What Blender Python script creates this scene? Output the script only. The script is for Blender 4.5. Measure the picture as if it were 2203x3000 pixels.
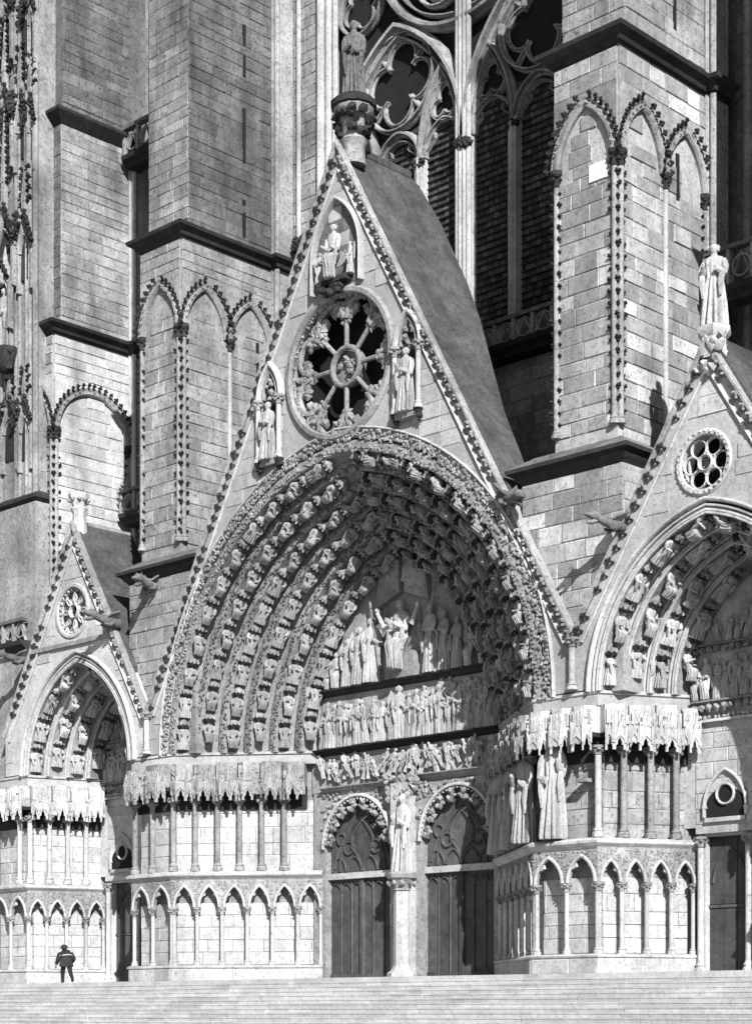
import bpy, bmesh, math, random
from mathutils import Vector, Matrix, noise
from mathutils.geometry import tessellate_polygon
for _o in list(bpy.data.objects): bpy.data.objects.remove(_o)
R = random.Random(11)
rad, sin, cos, pi, sqrt = math.radians, math.sin, math.cos, math.pi, math.sqrt
SC = bpy.context.scene
COL = SC.collection

# ------------------------------------------------------------------ camera
cam_d = bpy.data.cameras.new('camera')
cam_d.sensor_fit = 'HORIZONTAL'; cam_d.sensor_width = 36.0
cam_d.lens = 36.0 * 5500 / 2203
cam_d.shift_y = (2970 - 1500) / 2203
cam_d.clip_start = 0.5; cam_d.clip_end = 3000
cam = bpy.data.objects.new('camera', cam_d); COL.objects.link(cam)
cam.location = (53.193, -52.894, -1.34); cam.rotation_euler = (rad(90), 0, rad(44))
SC.camera = cam
# ------------------------------------------------------------------ sky, sun, exposure
LIGHT = Vector((-1.5, 1.0, -1.05)).normalized()
w = bpy.data.worlds.new('World'); SC.world = w; w.use_nodes = True
nt = w.node_tree; bgn = nt.nodes['Background']
sky = nt.nodes.new('ShaderNodeTexSky'); sky.sky_type = 'NISHITA'; sky.sun_disc = False
sky.sun_elevation = math.asin(-LIGHT.z); sky.sun_rotation = math.atan2(-LIGHT.x, -LIGHT.y)
tobw = nt.nodes.new('ShaderNodeRGBToBW')            # the photograph is black and white
nt.links.new(sky.outputs[0], tobw.inputs[0]); nt.links.new(tobw.outputs[0], bgn.inputs[0])
bgn.inputs[1].default_value = 0.05
sun_d = bpy.data.lights.new('sun', 'SUN'); sun_d.energy = 5.0; sun_d.angle = rad(0.5); sun_d.color = (1, 1, 1)
sun = bpy.data.objects.new('sun', sun_d); COL.objects.link(sun)
sun.rotation_euler = LIGHT.to_track_quat('-Z', 'Y').to_euler(); sun.location = (40, -30, 60)
SC.view_settings.view_transform = 'Standard'; SC.view_settings.look = 'None'
SC.view_settings.exposure = 1.16; SC.view_settings.gamma = 1.0

# ------------------------------------------------------------------ materials (grey values only)
def mat(name, lo, hi, stain=0.5, stain_col=0.06, rnd=0.25, speck=0.35, rough=0.9, bump=0.5, scale=1.0, streak=0.5, wood=False, newer=2.0):
    m = bpy.data.materials.new(name); m.use_nodes = True
    t = m.node_tree; N = t.nodes; L = t.links; b = N['Principled BSDF']
    b.inputs['Roughness'].default_value = rough
    if 'Specular IOR Level' in b.inputs: b.inputs['Specular IOR Level'].default_value = 0.15
    g = N.new('ShaderNodeNewGeometry'); oi = N.new('ShaderNodeObjectInfo')
    def mth(op, a, c=None, clamp=False):
        n = N.new('ShaderNodeMath'); n.operation = op; n.use_clamp = clamp
        for i, x in enumerate((a, c)):
            if x is None: continue
            if isinstance(x, (int, float)): n.inputs[i].default_value = x
            else: L.new(x, n.inputs[i])
        return n.outputs[0]
    def nz(sc, det, vec=None, ro=0.6):
        n = N.new('ShaderNodeTexNoise'); n.inputs['Scale'].default_value = sc
        n.inputs['Detail'].default_value = det; n.inputs['Roughness'].default_value = ro
        L.new(vec if vec is not None else g.outputs['Position'], n.inputs['Vector']); return n.outputs[0]
    def ramp(x, a, c):
        n = N.new('ShaderNodeMapRange'); n.inputs[1].default_value = a; n.inputs[2].default_value = c
        L.new(x, n.inputs[0]); return n.outputs[0]
    mp = N.new('ShaderNodeMapping'); L.new(g.outputs['Position'], mp.inputs[0])
    mp.inputs['Scale'].default_value = (1, 1, 0.16) if not wood else (3, 3, 0.12)
    n1 = nz(0.55 * scale, 5)
    n2 = nz(0.9 * scale if not wood else 3.0, 4, mp.outputs[0])
    n3 = nz(7 * scale, 5, None, 0.75)
    n4 = nz(2.6 * scale, 6, None, 0.72)
    rr = mth('FRACT', mth('ADD', oi.outputs['Random'], g.outputs['Random Per Island']))
    # tone of the stone itself
    tone = mth('ADD', mth('MULTIPLY', ramp(n1, .3, .7), .45), mth('MULTIPLY', ramp(n4, .3, .7), .55))
    val = mth('ADD', mth('MULTIPLY', tone, hi - lo), lo)
    val = mth('MULTIPLY', val, mth('ADD', mth('MULTIPLY', rr, 2 * rnd), 1 - rnd))
    val = mth('MULTIPLY', val, mth('ADD', mth('MULTIPLY', mth('GREATER_THAN', rr, newer), .26), 1.0))   # a few paler, newer stones
    # weather stains: broad patches and streaks
    st = mth('ADD', mth('MULTIPLY', ramp(n2, .42, .72), streak), mth('MULTIPLY', ramp(nz(0.23 * scale, 6), .48, .72), 1 - streak))
    sx = N.new('ShaderNodeSeparateXYZ'); L.new(g.outputs['Position'], sx.inputs[0])
    up = mth('MULTIPLY', ramp(sx.outputs[2], 6, 40), .55)           # rain-washed low down, sooty high up
    st = mth('MULTIPLY', mth('MULTIPLY', st, mth('ADD', up, .75)), stain, True)
    n5 = ramp(nz(1.5 * scale, 8, None, .8), .50, .70); st = mth('MAXIMUM', st, mth('MULTIPLY', n5, mth('MULTIPLY', up, stain * 1.1)), True)
    sp = mth('MULTIPLY', ramp(n3, .52, .66), speck, True)
    tot = mth('SUBTRACT', mth('ADD', st, sp), mth('MULTIPLY', st, sp), True)
    mx = N.new('ShaderNodeMix'); mx.data_type = 'FLOAT'
    L.new(tot, mx.inputs[0]); L.new(val, mx.inputs[2]); mx.inputs[3].default_value = stain_col
    cr = N.new('ShaderNodeCombineColor')
    for i in range(3): L.new(mx.outputs[0], cr.inputs[i])
    L.new(cr.outputs[0], b.inputs['Base Color'])
    if bump:
        bp = N.new('ShaderNodeBump'); bp.inputs['Strength'].default_value = bump; bp.inputs['Distance'].default_value = 0.06
        hh = mth('ADD', mth('MULTIPLY', n3, .5), n4); L.new(hh, bp.inputs['Height']); L.new(bp.outputs[0], b.inputs['Normal'])
    return m
M = dict(
    light=mat('stone_pale', .24, .46, .70, .05, .14, .55),
    ash=mat('stone_ashlar', .12, .33, .85, .025, .22, .75),
    fresh=mat('stone_ashlar_patched', .15, .34, .70, .04, .34, .65, newer=.88),
    old=mat('stone_weathered', .05, .17, .85, .016, .22, .85),
    mid=mat('stone_carved', .12, .31, .75, .015, .20, .65, bump=.9),
    gable=mat('stone_gable', .21, .36, .50, .06, .16, .42),
    crust_and_shade=mat('stone_black_crust_and_shade', .008, .04, .5, .006, .3, .4),
    roof=mat('stone_roof', .025, .11, .9, .010, .1, .7, bump=1.0),
    fig=mat('stone_sculpture', .18, .40, .60, .022, .2, .45, bump=.6, scale=1.8),
    afig=mat('stone_arch_figures', .14, .29, .60, .02, .18, .45, bump=.6, scale=1.6),
    wood=mat('oak_door', .022, .092, .7, .012, .25, .25, rough=.75, wood=True),
    glass=mat('leaded_glass', .02, .10, .5, .010, .6, .5, rough=.5, bump=.1),
    dark=mat('deep_interior', .006, .016, .3, .005, .1, .2),
    ground=mat('terrace_paving', .25, .42, .60, .13, .16, .35, bump=.5),
    white=mat('pale_new_stone', .55, .7, .1, .4, .05, .1, bump=.2),
    cloth=mat('dark_cloth', .010, .028, .3, .008, .2, .1, bump=.2, scale=4),
    pale=mat('pale_cloth', .25, .4, .2, .2, .1, .1, bump=.2, scale=4),
    skin=mat('skin', .16, .22, .1, .2, .05, .1, bump=.1, scale=4),
)

# ------------------------------------------------------------------ mesh helpers
class F:                                            # frame on a wall: a along it, b out of it, z up
    def __init__(s, o, u):
        s.o = Vector((o[0], o[1], 0)); s.u = Vector((u[0], u[1], 0)).normalized(); s.n = s.u.cross(Vector((0, 0, 1)))
    def p(s, a, b, z): return s.o + s.u * a + s.n * b + Vector((0, 0, z))
    def mat3(s, t=None):                            # local x = u, y = inward, z = up
        return Matrix((s.u, -s.n, Vector((0, 0, 1)))).transposed()
def seg(p, q): return F(p, (q[0] - p[0], q[1] - p[1])), sqrt((q[0] - p[0]) ** 2 + (q[1] - p[1]) ** 2)
FRONT = F((0, 0), (1, 0))
class G:
    def __init__(s): s.v = []; s.f = []
    def add(s, vs, fs):
        o = len(s.v); s.v += [tuple(x) for x in vs]; s.f += [[i + o for i in f] for f in fs]; return s
    def box(s, fr, a0, a1, b0, b1, z0, z1):
        P = [fr.p(a, b, z) for z in (z0, z1) for b in (b0, b1) for a in (a0, a1)]
        return s.add(P, [[0, 1, 3, 2], [4, 6, 7, 5], [0, 4, 5, 1], [2, 3, 7, 6], [0, 2, 6, 4], [1, 5, 7, 3]])
    def slab(s, fr, outer, holes, b0, b1):          # flat plate with holes, thickness b0..b1
        loops = [[Vector((a, z, 0)) for a, z in lp] for lp in [outer] + holes]
        tr = tessellate_polygon(loops); fl = [p for lp in loops for p in lp]; n = len(fl)
        P = [fr.p(p.x, b0, p.y) for p in fl] + [fr.p(p.x, b1, p.y) for p in fl]
        fs = [list(t) for t in tr] + [[i + n for i in reversed(t)] for t in tr]
        k = 0
        for lp in loops:
            m = len(lp)
            for i in range(m):
                j = (i + 1) % m; fs.append([k + i, k + j, k + j + n, k + i + n])
            k += m
        return s.add(P, fs)
    def loft(s, cs, closed=False, caps=False, around=False):
        m = len(cs[0]); vs = [p for c in cs for p in c]; fs = []
        n = len(cs)
        for i in range(n if around else n - 1):
            i2 = (i + 1) % n
            for j in range(m if closed else m - 1):
                k = (j + 1) % m; fs.append([i * m + j, i * m + k, i2 * m + k, i2 * m + j])
        if caps: fs += [list(range(m))[::-1], [(n - 1) * m + j for j in range(m)]]
        return s.add(vs, fs)
    def sweep(s, fr, path, prof, closed=False):     # path (a,z) in the wall, prof (t,b): t across the path, b out of the wall
        n = len(path); cs = []
        for i in range(n):
            p0 = path[i - 1] if (i or closed) else path[i]; p1 = path[(i + 1) % n] if (i < n - 1 or closed) else path[i]
            dx, dz = p1[0] - p0[0], p1[1] - p0[1]; l = math.hypot(dx, dz) or 1
            nx, nz_ = -dz / l, dx / l
            k = 1.0
            if 0 < i < n - 1 or closed:
                e1 = (path[i][0] - p0[0], path[i][1] - p0[1]); l1 = math.hypot(*e1) or 1
                d = abs((-e1[1] / l1) * nx + (e1[0] / l1) * nz_); k = min(1 / max(d, .35), 2)
            cs.append([fr.p(path[i][0] + nx * t * k, b, path[i][1] + nz_ * t * k) for t, b in prof])
        return s.loft(cs, closed=True, caps=not closed, around=closed)
    def tube(s, pts, r, n=7):
        pts = [Vector(p) for p in pts]; cs = []; up = None
        for i, p in enumerate(pts):
            d = (pts[min(i + 1, len(pts) - 1)] - pts[max(i - 1, 0)]).normalized()
            if up is None: up = d.orthogonal().normalized()
            up = (up - d * up.dot(d)).normalized(); sd = d.cross(up)
            rr = r[i] if isinstance(r, (list, tuple)) else r
            cs.append([p + up * (rr * cos(2 * pi * k / n)) + sd * (rr * sin(2 * pi * k / n)) for k in range(n)])
        return s.loft(cs, closed=True, caps=True)
    def lathe(s, c, prof, n=10, fold=0, nf=5, ph=0.0, sx=1, sy=1):
        c = Vector(c)
        cs = [[c + Vector((r * sx * (1 + fold * sin(nf * t + ph)) * cos(t), r * sy * (1 + fold * sin(nf * t + ph)) * sin(t), z))
               for t in [2 * pi * k / n for k in range(n)]] for r, z in prof]
        return s.loft(cs, closed=True, caps=True)
    def plan(s, path, prof, z):                     # horizontal moulding round the plan path, prof (out, up)
        n = len(path); cs = []
        for i in range(n):
            ns = []
            for p, q in ((i - 1, i), (i, i + 1)):
                if p >= 0 and q < n:
                    d = Vector((path[q][0] - path[p][0], path[q][1] - path[p][1])).normalized(); ns.append(Vector((d.y, -d.x)))
            m = sum(ns, Vector((0, 0))); m = m / (m.length_squared / len(ns)) if len(ns) == 2 else ns[0]
            cs.append([Vector((path[i][0] + m.x * o, path[i][1] + m.y * o, z + h)) for o, h in prof])
        return s.loft(cs, closed=True, caps=True)
    def blob(s, c, r, rr=R, fr=None, jit=.35):      # rough little carved lump
        c = Vector(c); r = r if isinstance(r, (list, tuple)) else (r, r, r)
        ph = rr.random() * 6; P = []
        for ct, st, k in ((1, 0, 1), (.35, .94, 4), (-.45, .89, 4), (-1, 0, 1)):
            for i in range(k):
                t = ph + 2 * pi * (i + (.5 if ct < 0 else 0)) / k; q = 1 + rr.uniform(-jit, jit)
                d = Vector((st * cos(t) * r[0] * q, st * sin(t) * r[1] * q, ct * r[2] * q))
                if fr: d = fr.u * d.x + fr.n * d.y + Vector((0, 0, d.z))
                P.append(c + d)
        fs = []
        for i in range(4):
            j = (i + 1) % 4
            fs += [[0, 1 + i, 1 + j], [1 + i, 5 + i, 1 + j], [5 + i, 5 + j, 1 + j], [9, 5 + j, 5 + i]]
        return s.add(P, fs)
    def cone(s, c, r, h, n=4, ph=pi / 4):
        c = Vector(c)
        return s.add([c + Vector((r * cos(ph + 2 * pi * k / n), r * sin(ph + 2 * pi * k / n), 0)) for k in range(n)] + [c + Vector((0, 0, h))],
                     [[k, (k + 1) % n, n] for k in range(n)] + [list(range(n))[::-1]])
def offset(path, d):
    n = len(path); out = []
    for i in range(n):
        ns = []
        for p, q in ((i - 1, i), (i, i + 1)):
            if p >= 0 and q < n:
                e = Vector((path[q][0] - path[p][0], path[q][1] - path[p][1])).normalized(); ns.append(Vector((e.y, -e.x)))
        m = sum(ns, Vector((0, 0))); m = m / (m.length_squared / len(ns)) if len(ns) == 2 else ns[0]
        out.append((path[i][0] + m.x * d, path[i][1] + m.y * d))
    return out
def mesh_of(name, g, m, ang=38):
    me = bpy.data.meshes.new(name); me.from_pydata(g.v, [], g.f)
    bm = bmesh.new(); bm.from_mesh(me)
    bmesh.ops.recalc_face_normals(bm, faces=bm.faces); bm.to_mesh(me); bm.free()
    me.polygons.foreach_set('use_smooth', [True] * len(me.polygons)); me.set_sharp_from_angle(angle=rad(ang))
    me.materials.append(M[m]); return me
W = {}                                              # world matrix of every object
def put(name, me, mx=None, parent=None, **props):
    o = bpy.data.objects.new(name, me); COL.objects.link(o)
    mx = mx or Matrix.Identity(4); o.matrix_basis = mx; W[o.name] = mx
    if parent is not None:
        o.parent = parent; o.matrix_parent_inverse = W[parent.name].inverted()
    for k, v in props.items(): o[k] = v
    return o
def mk(name, g, m, parent=None, ang=38, **props): return put(name, mesh_of(name, g, m, ang), None, parent, **props)
def thing(name, label, cat, loc, group=None):
    o = put(name, None, Matrix.Translation(Vector(loc))); o.empty_display_size = .5
    o['label'] = label; o['category'] = cat
    if group: o['group'] = group
    return o
def tag(o, label, cat, group=None):
    o['label'] = label; o['category'] = cat
    if group: o['group'] = group
    return o
def mx3(rot, loc, s=1.0): return Matrix.Translation(Vector(loc)) @ rot.to_4x4() @ Matrix.Scale(s, 4)

# ------------------------------------------------------------------ ashlar stones, each one an object
def _block(seed):
    r = random.Random(seed); j = lambda k: r.uniform(-k, k); cx, cz = .022, .05
    P = [(0, 0, 0), (1, 0, 0), (1, 0, 1), (0, 0, 1), (0, .75, 0), (1, .75, 0), (1, .75, 1), (0, .75, 1)]
    P += [(cx + j(.008), 1 + j(.08), cz + j(.02)), (1 - cx + j(.008), 1 + j(.08), cz + j(.02)),
          (1 - cx + j(.008), 1 + j(.08), 1 - cz + j(.02)), (cx + j(.008), 1 + j(.08), 1 - cz + j(.02))]
    fs = [[0, 1, 5, 4], [1, 2, 6, 5], [2, 3, 7, 6], [3, 0, 4, 7], [4, 5, 9, 8], [5, 6, 10, 9], [6, 7, 11, 10], [7, 4, 8, 11], [8, 9, 10, 11]]
    return P, fs
BLK = [_block(i) for i in range(6)]; BLKME = {}; NST = {}; REST = {}
def blkme(k, m):
    if (k, m) not in BLKME:
        g = G(); g.add(*BLK[k]); BLKME[k, m] = mesh_of('stone', g, m, 20)
    return BLKME[k, m]
def clip(poly, pl):                                 # convex clip, pl: list of (nx,nz,c) keep nx*a+nz*z<=c
    for nx, nz_, c in pl:
        out = []
        for i in range(len(poly)):
            p, q = poly[i - 1], poly[i]; dp = nx * p[0] + nz_ * p[1] - c; dq = nx * q[0] + nz_ * q[1] - c
            if (dp <= 0) != (dq <= 0):
                t = dp / (dp - dq); out.append((p[0] + (q[0] - p[0]) * t, p[1] + (q[1] - p[1]) * t))
            if dq <= 0: out.append(q)
        poly = out
        if len(poly) < 3: return []
    return poly
def area(p): return abs(sum(p[i - 1][0] * p[i][1] - p[i][0] * p[i - 1][1] for i in range(len(p)))) / 2
def ashlar(th, fr, a0, a1, z0, z1, ch=.5, bl=1.0, m='ash', b=0.0, d=.07, planes=(), hole=None, joint=.010, limit=300, seed=0):
    r = random.Random(seed * 77 + int(abs(a0) * 100) + int(z0 * 10)); z = z0; row = 0
    nr = max(1, round((z1 - z0) / ch)); hs = [r.uniform(.82, 1.2) for _ in range(nr)]; k = (z1 - z0) / sum(hs); hs = [h * k for h in hs]
    key = th.name
    for h in hs:
        a = a0 - r.uniform(0, bl) if row % 2 else a0
        while a < a1 - .02:
            w_ = bl * r.uniform(.65, 1.4); x0, x1 = max(a, a0), min(a + w_, a1)
            if a1 - x1 < bl * .3: x1 = a1
            a = x1 if x1 == a1 else a + w_
            if x1 - x0 < .06: continue
            q = [(x0 + joint, z + joint), (x1 - joint, z + joint), (x1 - joint, z + h - joint), (x0 + joint, z + h - joint)]
            if hole and any(hole(*c) for c in q + [((x0 + x1) / 2, z + h / 2)]): continue
            pq = clip(q, planes) if planes else q
            if not pq or area(pq) < .02: continue
            dd = d * r.uniform(.7, 1.3); NST[key] = NST.get(key, 0) + 1
            full = len(pq) == 4 and abs(area(pq) - area(q)) < 1e-4
            if full:
                vs, fs = BLK[r.randrange(6)]; sx, sz = x1 - x0 - 2 * joint, h - 2 * joint
            if NST[key] <= limit:
                if full:
                    mm = Matrix((fr.u * sx, fr.n * dd, Vector((0, 0, sz)))).transposed().to_4x4()
                    mm.translation = fr.p(x0 + joint, b, z + joint)
                    put('stone', blkme(r.randrange(6), m), mm, th)
                else:
                    g = G(); g.slab(fr, pq, [], b, b + dd); mk('stone', g, m, th, 20)
            else:
                g = REST.setdefault((key, m), G())
                if full: g.add([fr.p(x0 + joint + v[0] * sx, b + v[1] * dd, z + joint + v[2] * sz) for v in vs], fs)
                else: g.slab(fr, pq, [], b, b + dd)
        z += h; row += 1
def flush_rest():
    for (key, m), g in REST.items(): mk('stonework', g, m, bpy.data.objects[key], 20, kind='stuff')

# ------------------------------------------------------------------ arches
def arch_half(w_, h, n=20, z0=0.0, c=0.0):          # pointed arch, springing half width w_, rise h; left foot -> apex -> right foot
    e = (h * h - w_ * w_) / (2 * w_); r = w_ + e; tm = math.acos(max(-1, min(1, e / r)))
    rt = [(c - e + r * cos(tm * i / n), z0 + r * sin(tm * i / n)) for i in range(n + 1)]
    return [(2 * c - x, z) for x, z in rt][:-1] + rt[::-1]
def arch_len(w_, h):
    e = (h * h - w_ * w_) / (2 * w_); r = w_ + e; return r * math.acos(max(-1, min(1, e / r)))
def circ(ca, cz, r, n=32, a0=0.0): return [(ca + r * cos(a0 + 2 * pi * i / n), cz + r * sin(a0 + 2 * pi * i / n)) for i in range(n)]
ROLL = lambda w_, d: [(-w_ / 2, 0), (-w_ / 2, d * .5), (-w_ * .3, d * .9), (0, d), (w_ * .3, d * .9), (w_ / 2, d * .5), (w_ / 2, 0)]
def roll(w_, d, b=0): return [(t, b + x) for t, x in ROLL(w_, d)]
def along(path, step, off=0.0):                     # points and tangents at even steps on a polyline
    out = []; acc = -off if off else 0.0; nxt = off
    acc = 0
    for p, q in zip(path, path[1:]):
        l = math.hypot(q[0] - p[0], q[1] - p[1])
        while nxt <= acc + l:
            t = (nxt - acc) / l; out.append((p[0] + (q[0] - p[0]) * t, p[1] + (q[1] - p[1]) * t, (q[0] - p[0]) / l, (q[1] - p[1]) / l)); nxt += step
        acc += l
    return out

# ------------------------------------------------------------------ small carved things as shared meshes
def crocket_mesh(seed, m):
    r = random.Random(seed); g = G()
    g.tube([(0, 0, 0), (0, -.10, .05), (0, -.2, .16)], [.07, .06, .05], 5)
    for dx, dy, dz, q in ((0, -.22, .2, .1), (.09, -.17, .14, .075), (-.09, -.17, .14, .075), (0, -.12, .02, .07)):
        g.blob((dx, dy, dz), (q, q, q * .8), r)
    return mesh_of('crocket', g, m)
CR = {m: [crocket_mesh(i, m) for i in range(3)] for m in ('crust_and_shade', 'mid', 'light')}
def figure(seed, seated=False, headless=False, wings=False, m='fig', nude=False, hi=False):
    r = random.Random(seed); g = G(); n = 36; nf = r.choice((10, 12, 14))
    ph = r.random() * 6
    if hi: n = 84
    lean = r.uniform(-.03, .03); tw = r.uniform(-.25, .25)
    if not seated:
        k = .55 if nude else 1
        rings = [(0, .165 * k, .13 * k, 0, .16), (.03, .17 * k, .135 * k, 0, .17), (.25, .145 * (k + .1), .115 * k, 0, .15), (.48, .14, .105, -.005, .10), (.62, .118, .088, 0, .05),
                 (.72, .135, .095, -.005, .04), (.80, .155, .092, 0, .02), (.84, .13, .08, 0, 0), (.865, .06, .055, .004, 0), (.885, .046, .046, 0, 0)]
    else:
        rings = [(0, .115, .09, -.12, .14), (.03, .125, .10, -.13, .16), (.20, .125, .10, -.15, .15), (.32, .14, .15, -.14, .10), (.38, .145, .17, -.10, .06), (.44, .135, .12, 0, .05),
                 (.60, .13, .10, .01, .05), (.72, .16, .105, .01, .03), (.78, .135, .085, .01, 0), (.805, .06, .055, .01, 0), (.83, .048, .048, .005, 0)]
    ht = rings[-1][0]
    if not headless:
        hs = .062 if not seated else .068
        rings += [(ht + .015, hs * .72, hs * .8, -.008, 0), (ht + .045, hs * .98, hs * 1.12, -.01, 0), (ht + .08, hs * 1.05, hs * 1.15, -.006, 0), (ht + .112, hs * .85, hs * .95, 0, 0), (ht + .13, hs * .4, hs * .45, 0, 0)]
    cs = []
    for z, rx, ry, oy, fo in rings:
        fo *= 2.1 if hi else 1.35
        fd = lambda t: 1 + fo * (2 * abs(sin(nf * .5 * t + ph + z * 1.4 * (1 if cos(t) > 0 else -1))) - 1.2)
        cs.append([Vector((lean * z + rx * fd(t) * cos(t + tw * z), oy + ry * fd(t) * sin(t + tw * z), z)) for t in [2 * pi * i / n for i in range(n)]])
    g.loft(cs, closed=True, caps=True)
    sh = .80 if not seated else .73
    for s_ in (-1, 1):
        ez = sh - r.uniform(.16, .24); hx = s_ * r.uniform(.02, .12); hz = ez + r.uniform(-.06, .14); hy = -.15 - r.uniform(0, .04)
        if seated: hy -= .03
        g.tube([(s_ * .135, .0, sh - .005), (s_ * .165, -.02, sh - .08), (s_ * .165, -.06, ez), (s_ * .12, -.11, (ez + hz) / 2), (hx, hy, hz)], [.05, .058, .056, .046, .028], 7)
        g.blob((hx, hy - .01, hz), (.03, .03, .035), r)
        # hanging fold of the mantle from the forearm
        g.tube([(s_ * .15, -.09, ez), (s_ * .14, -.11, ez - .12), (s_ * .13, -.10, ez - .28)], [.04, .045, .02], 5)
    if not headless:
        g.blob((lean * ht, -.075, ht + .065), (.012, .02, .022), r, jit=.1)
        g.tube([(-.055, -.02, ht + .03), (-.065, .0, ht + .085), (0, .02, ht + .125), (.065, .0, ht + .085), (.055, -.02, ht + .03)], .025, 5)
    if wings:
        for s_ in (-1, 1):
            g.add([(s_ * .05, .06, sh - .05), (s_ * .2, .1, sh + .16), (s_ * .3, .1, sh - .02), (s_ * .26, .09, sh - .4), (s_ * .14, .09, sh - .28),
                   (s_ * .05, .11, sh - .05), (s_ * .2, .14, sh + .16), (s_ * .3, .14, sh - .02), (s_ * .26, .13, sh - .4), (s_ * .14, .13, sh - .28)],
                  [[0, 1, 2, 3, 4], [5, 9, 8, 7, 6], [0, 5, 6, 1], [1, 6, 7, 2], [2, 7, 8, 3], [3, 8, 9, 4], [4, 9, 5, 0]])
    return mesh_of('figure', g, m, 60 if not hi else 40)
FIG = [figure(i) for i in range(6)]; SEAT = [figure(20 + i, seated=True) for i in range(7)]; SEATH = [figure(30 + i, seated=True, headless=True) for i in range(3)]
ANG = [figure(40 + i, wings=True) for i in range(3)]; NUDE = [figure(60 + i, nude=True) for i in range(4)]; HEADLESS = [figure(80 + i, headless=True, hi=True) for i in range(5)]
BIG = [figure(90 + i, m='light', hi=True) for i in range(2)] + [figure(92 + i, hi=True) for i in range(3)]
SEATM = [figure(20 + i, seated=True, m='afig') for i in range(7)] + [figure(30, seated=True, headless=True, m='afig')]
FIGM = [figure(120 + i, m='afig', wings=i == 1) for i in range(5)]
def mesh_two(name, g1, m1, g2, m2, ang=45):
    n = len(g1.f); g = G().add(g1.v, g1.f); g.add(g2.v, g2.f); me = mesh_of(name, g, m1, ang); me.materials.append(M[m2])
    me.polygons.foreach_set('material_index', [0] * n + [1] * (len(g.f) - n)); return me
def hood_mesh():                                    # small canopy over each carved figure of an arch, with a black underside
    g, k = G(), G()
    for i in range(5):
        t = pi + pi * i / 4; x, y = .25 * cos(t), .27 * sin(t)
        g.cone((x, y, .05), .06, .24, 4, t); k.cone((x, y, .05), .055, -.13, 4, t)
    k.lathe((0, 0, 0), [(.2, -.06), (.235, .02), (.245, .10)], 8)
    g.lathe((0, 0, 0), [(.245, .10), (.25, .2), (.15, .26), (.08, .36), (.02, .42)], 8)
    return mesh_two('canopy', g, 'mid', k, 'crust_and_shade')
HOOD = hood_mesh()
def foliage(g, fr, path, wd, b, step, size, r=R, n=2):
    for a, z, ta, tz in along(path, step, step * .5):
        for _ in range(n):
            t = r.uniform(-wd, wd) / 2
            g.blob(fr.p(a - tz * t + r.uniform(-.3, .3) * step * ta, b + r.uniform(0, size * .4), z + ta * t + r.uniform(-.3, .3) * step * tz), (size * r.uniform(.6, 1.2), size * .7, size * r.uniform(.6, 1.2)), r, fr)
    return g
def column(th, fr, a, b, z0, z1, r, m='light', cap=.34, base=.28, sub=True, capm='mid', capname='capital'):
    c = fr.p(a, b, 0)
    g = G().lathe(c, [(r, z0 + base), (r * .97, z1 - cap)], 10); s = mk('shaft', g, m, th)
    g = G().lathe(c, [(r * 1.75, z0), (r * 1.75, z0 + base * .4), (r * 1.35, z0 + base * .55), (r * 1.6, z0 + base * .7), (r * 1.15, z0 + base * .85), (r, z0 + base)], 8)
    mk('base', g, m, s if sub else th)
    g = G().lathe(c, [(r, z1 - cap), (r * 1.3, z1 - cap + .03), (r * 1.1, z1 - cap * .8), (r * 1.5, z1 - cap * .35), (r * 2.1, z1 - cap * .25), (r * 2.1, z1)], 8)
    for k in range(8):
        t = 2 * pi * k / 8; q = r * 1.75
        g.blob(c + Vector((q * cos(t), q * sin(t), z1 - cap * (.35 if k % 2 else .55))), r * .62)
    mk(capname, g, capm, s if sub else th); return s
def extr(g, pts, z0, z1):
    n = len(pts); return g.add([(x, y, z0) for x, y in pts] + [(x, y, z1) for x, y in pts], [list(range(n))[::-1], [n + i for i in range(n)]] + [[i, (i + 1) % n, n + (i + 1) % n, n + i] for i in range(n)])
# ================================================================== the ground
g = G().add([(-1500, -1500, -2.06), (1500, -1500, -2.06), (1500, 900, -2.06), (-1500, 900, -2.06)], [[0, 1, 2, 3]])
mk('ground', g, 'ground')['kind'] = 'structure'
g = G().box(FRONT, -70, 70, -30, 2.9, -2.4, 0.0)
terr = mk('terrace', g, 'ground'); terr['kind'] = 'structure'
st = None
for i in range(11):
    g = G(); zt = -.165 * (i + 1); b1 = 2.9 + .40 * (i + 1)
    xs = [-70] + sorted(R.uniform(-40, 40) for _ in range(26)) + [70]
    for x0, x1 in zip(xs, xs[1:]):
        j = R.uniform(-.012, .012); g.box(FRONT, x0 + .006, x1 - .006, 2.6, b1 + j - .008, zt - .5, zt - .05); g.box(FRONT, x0 + .004, x1 - .004, 2.6, b1 + j + .006, zt - .052, zt + j * .6)
    if st is None: st = put('stairs', None, Matrix.Identity(4)); st['kind'] = 'structure'
    mk('step', g, 'ground', st, 20)

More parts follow.
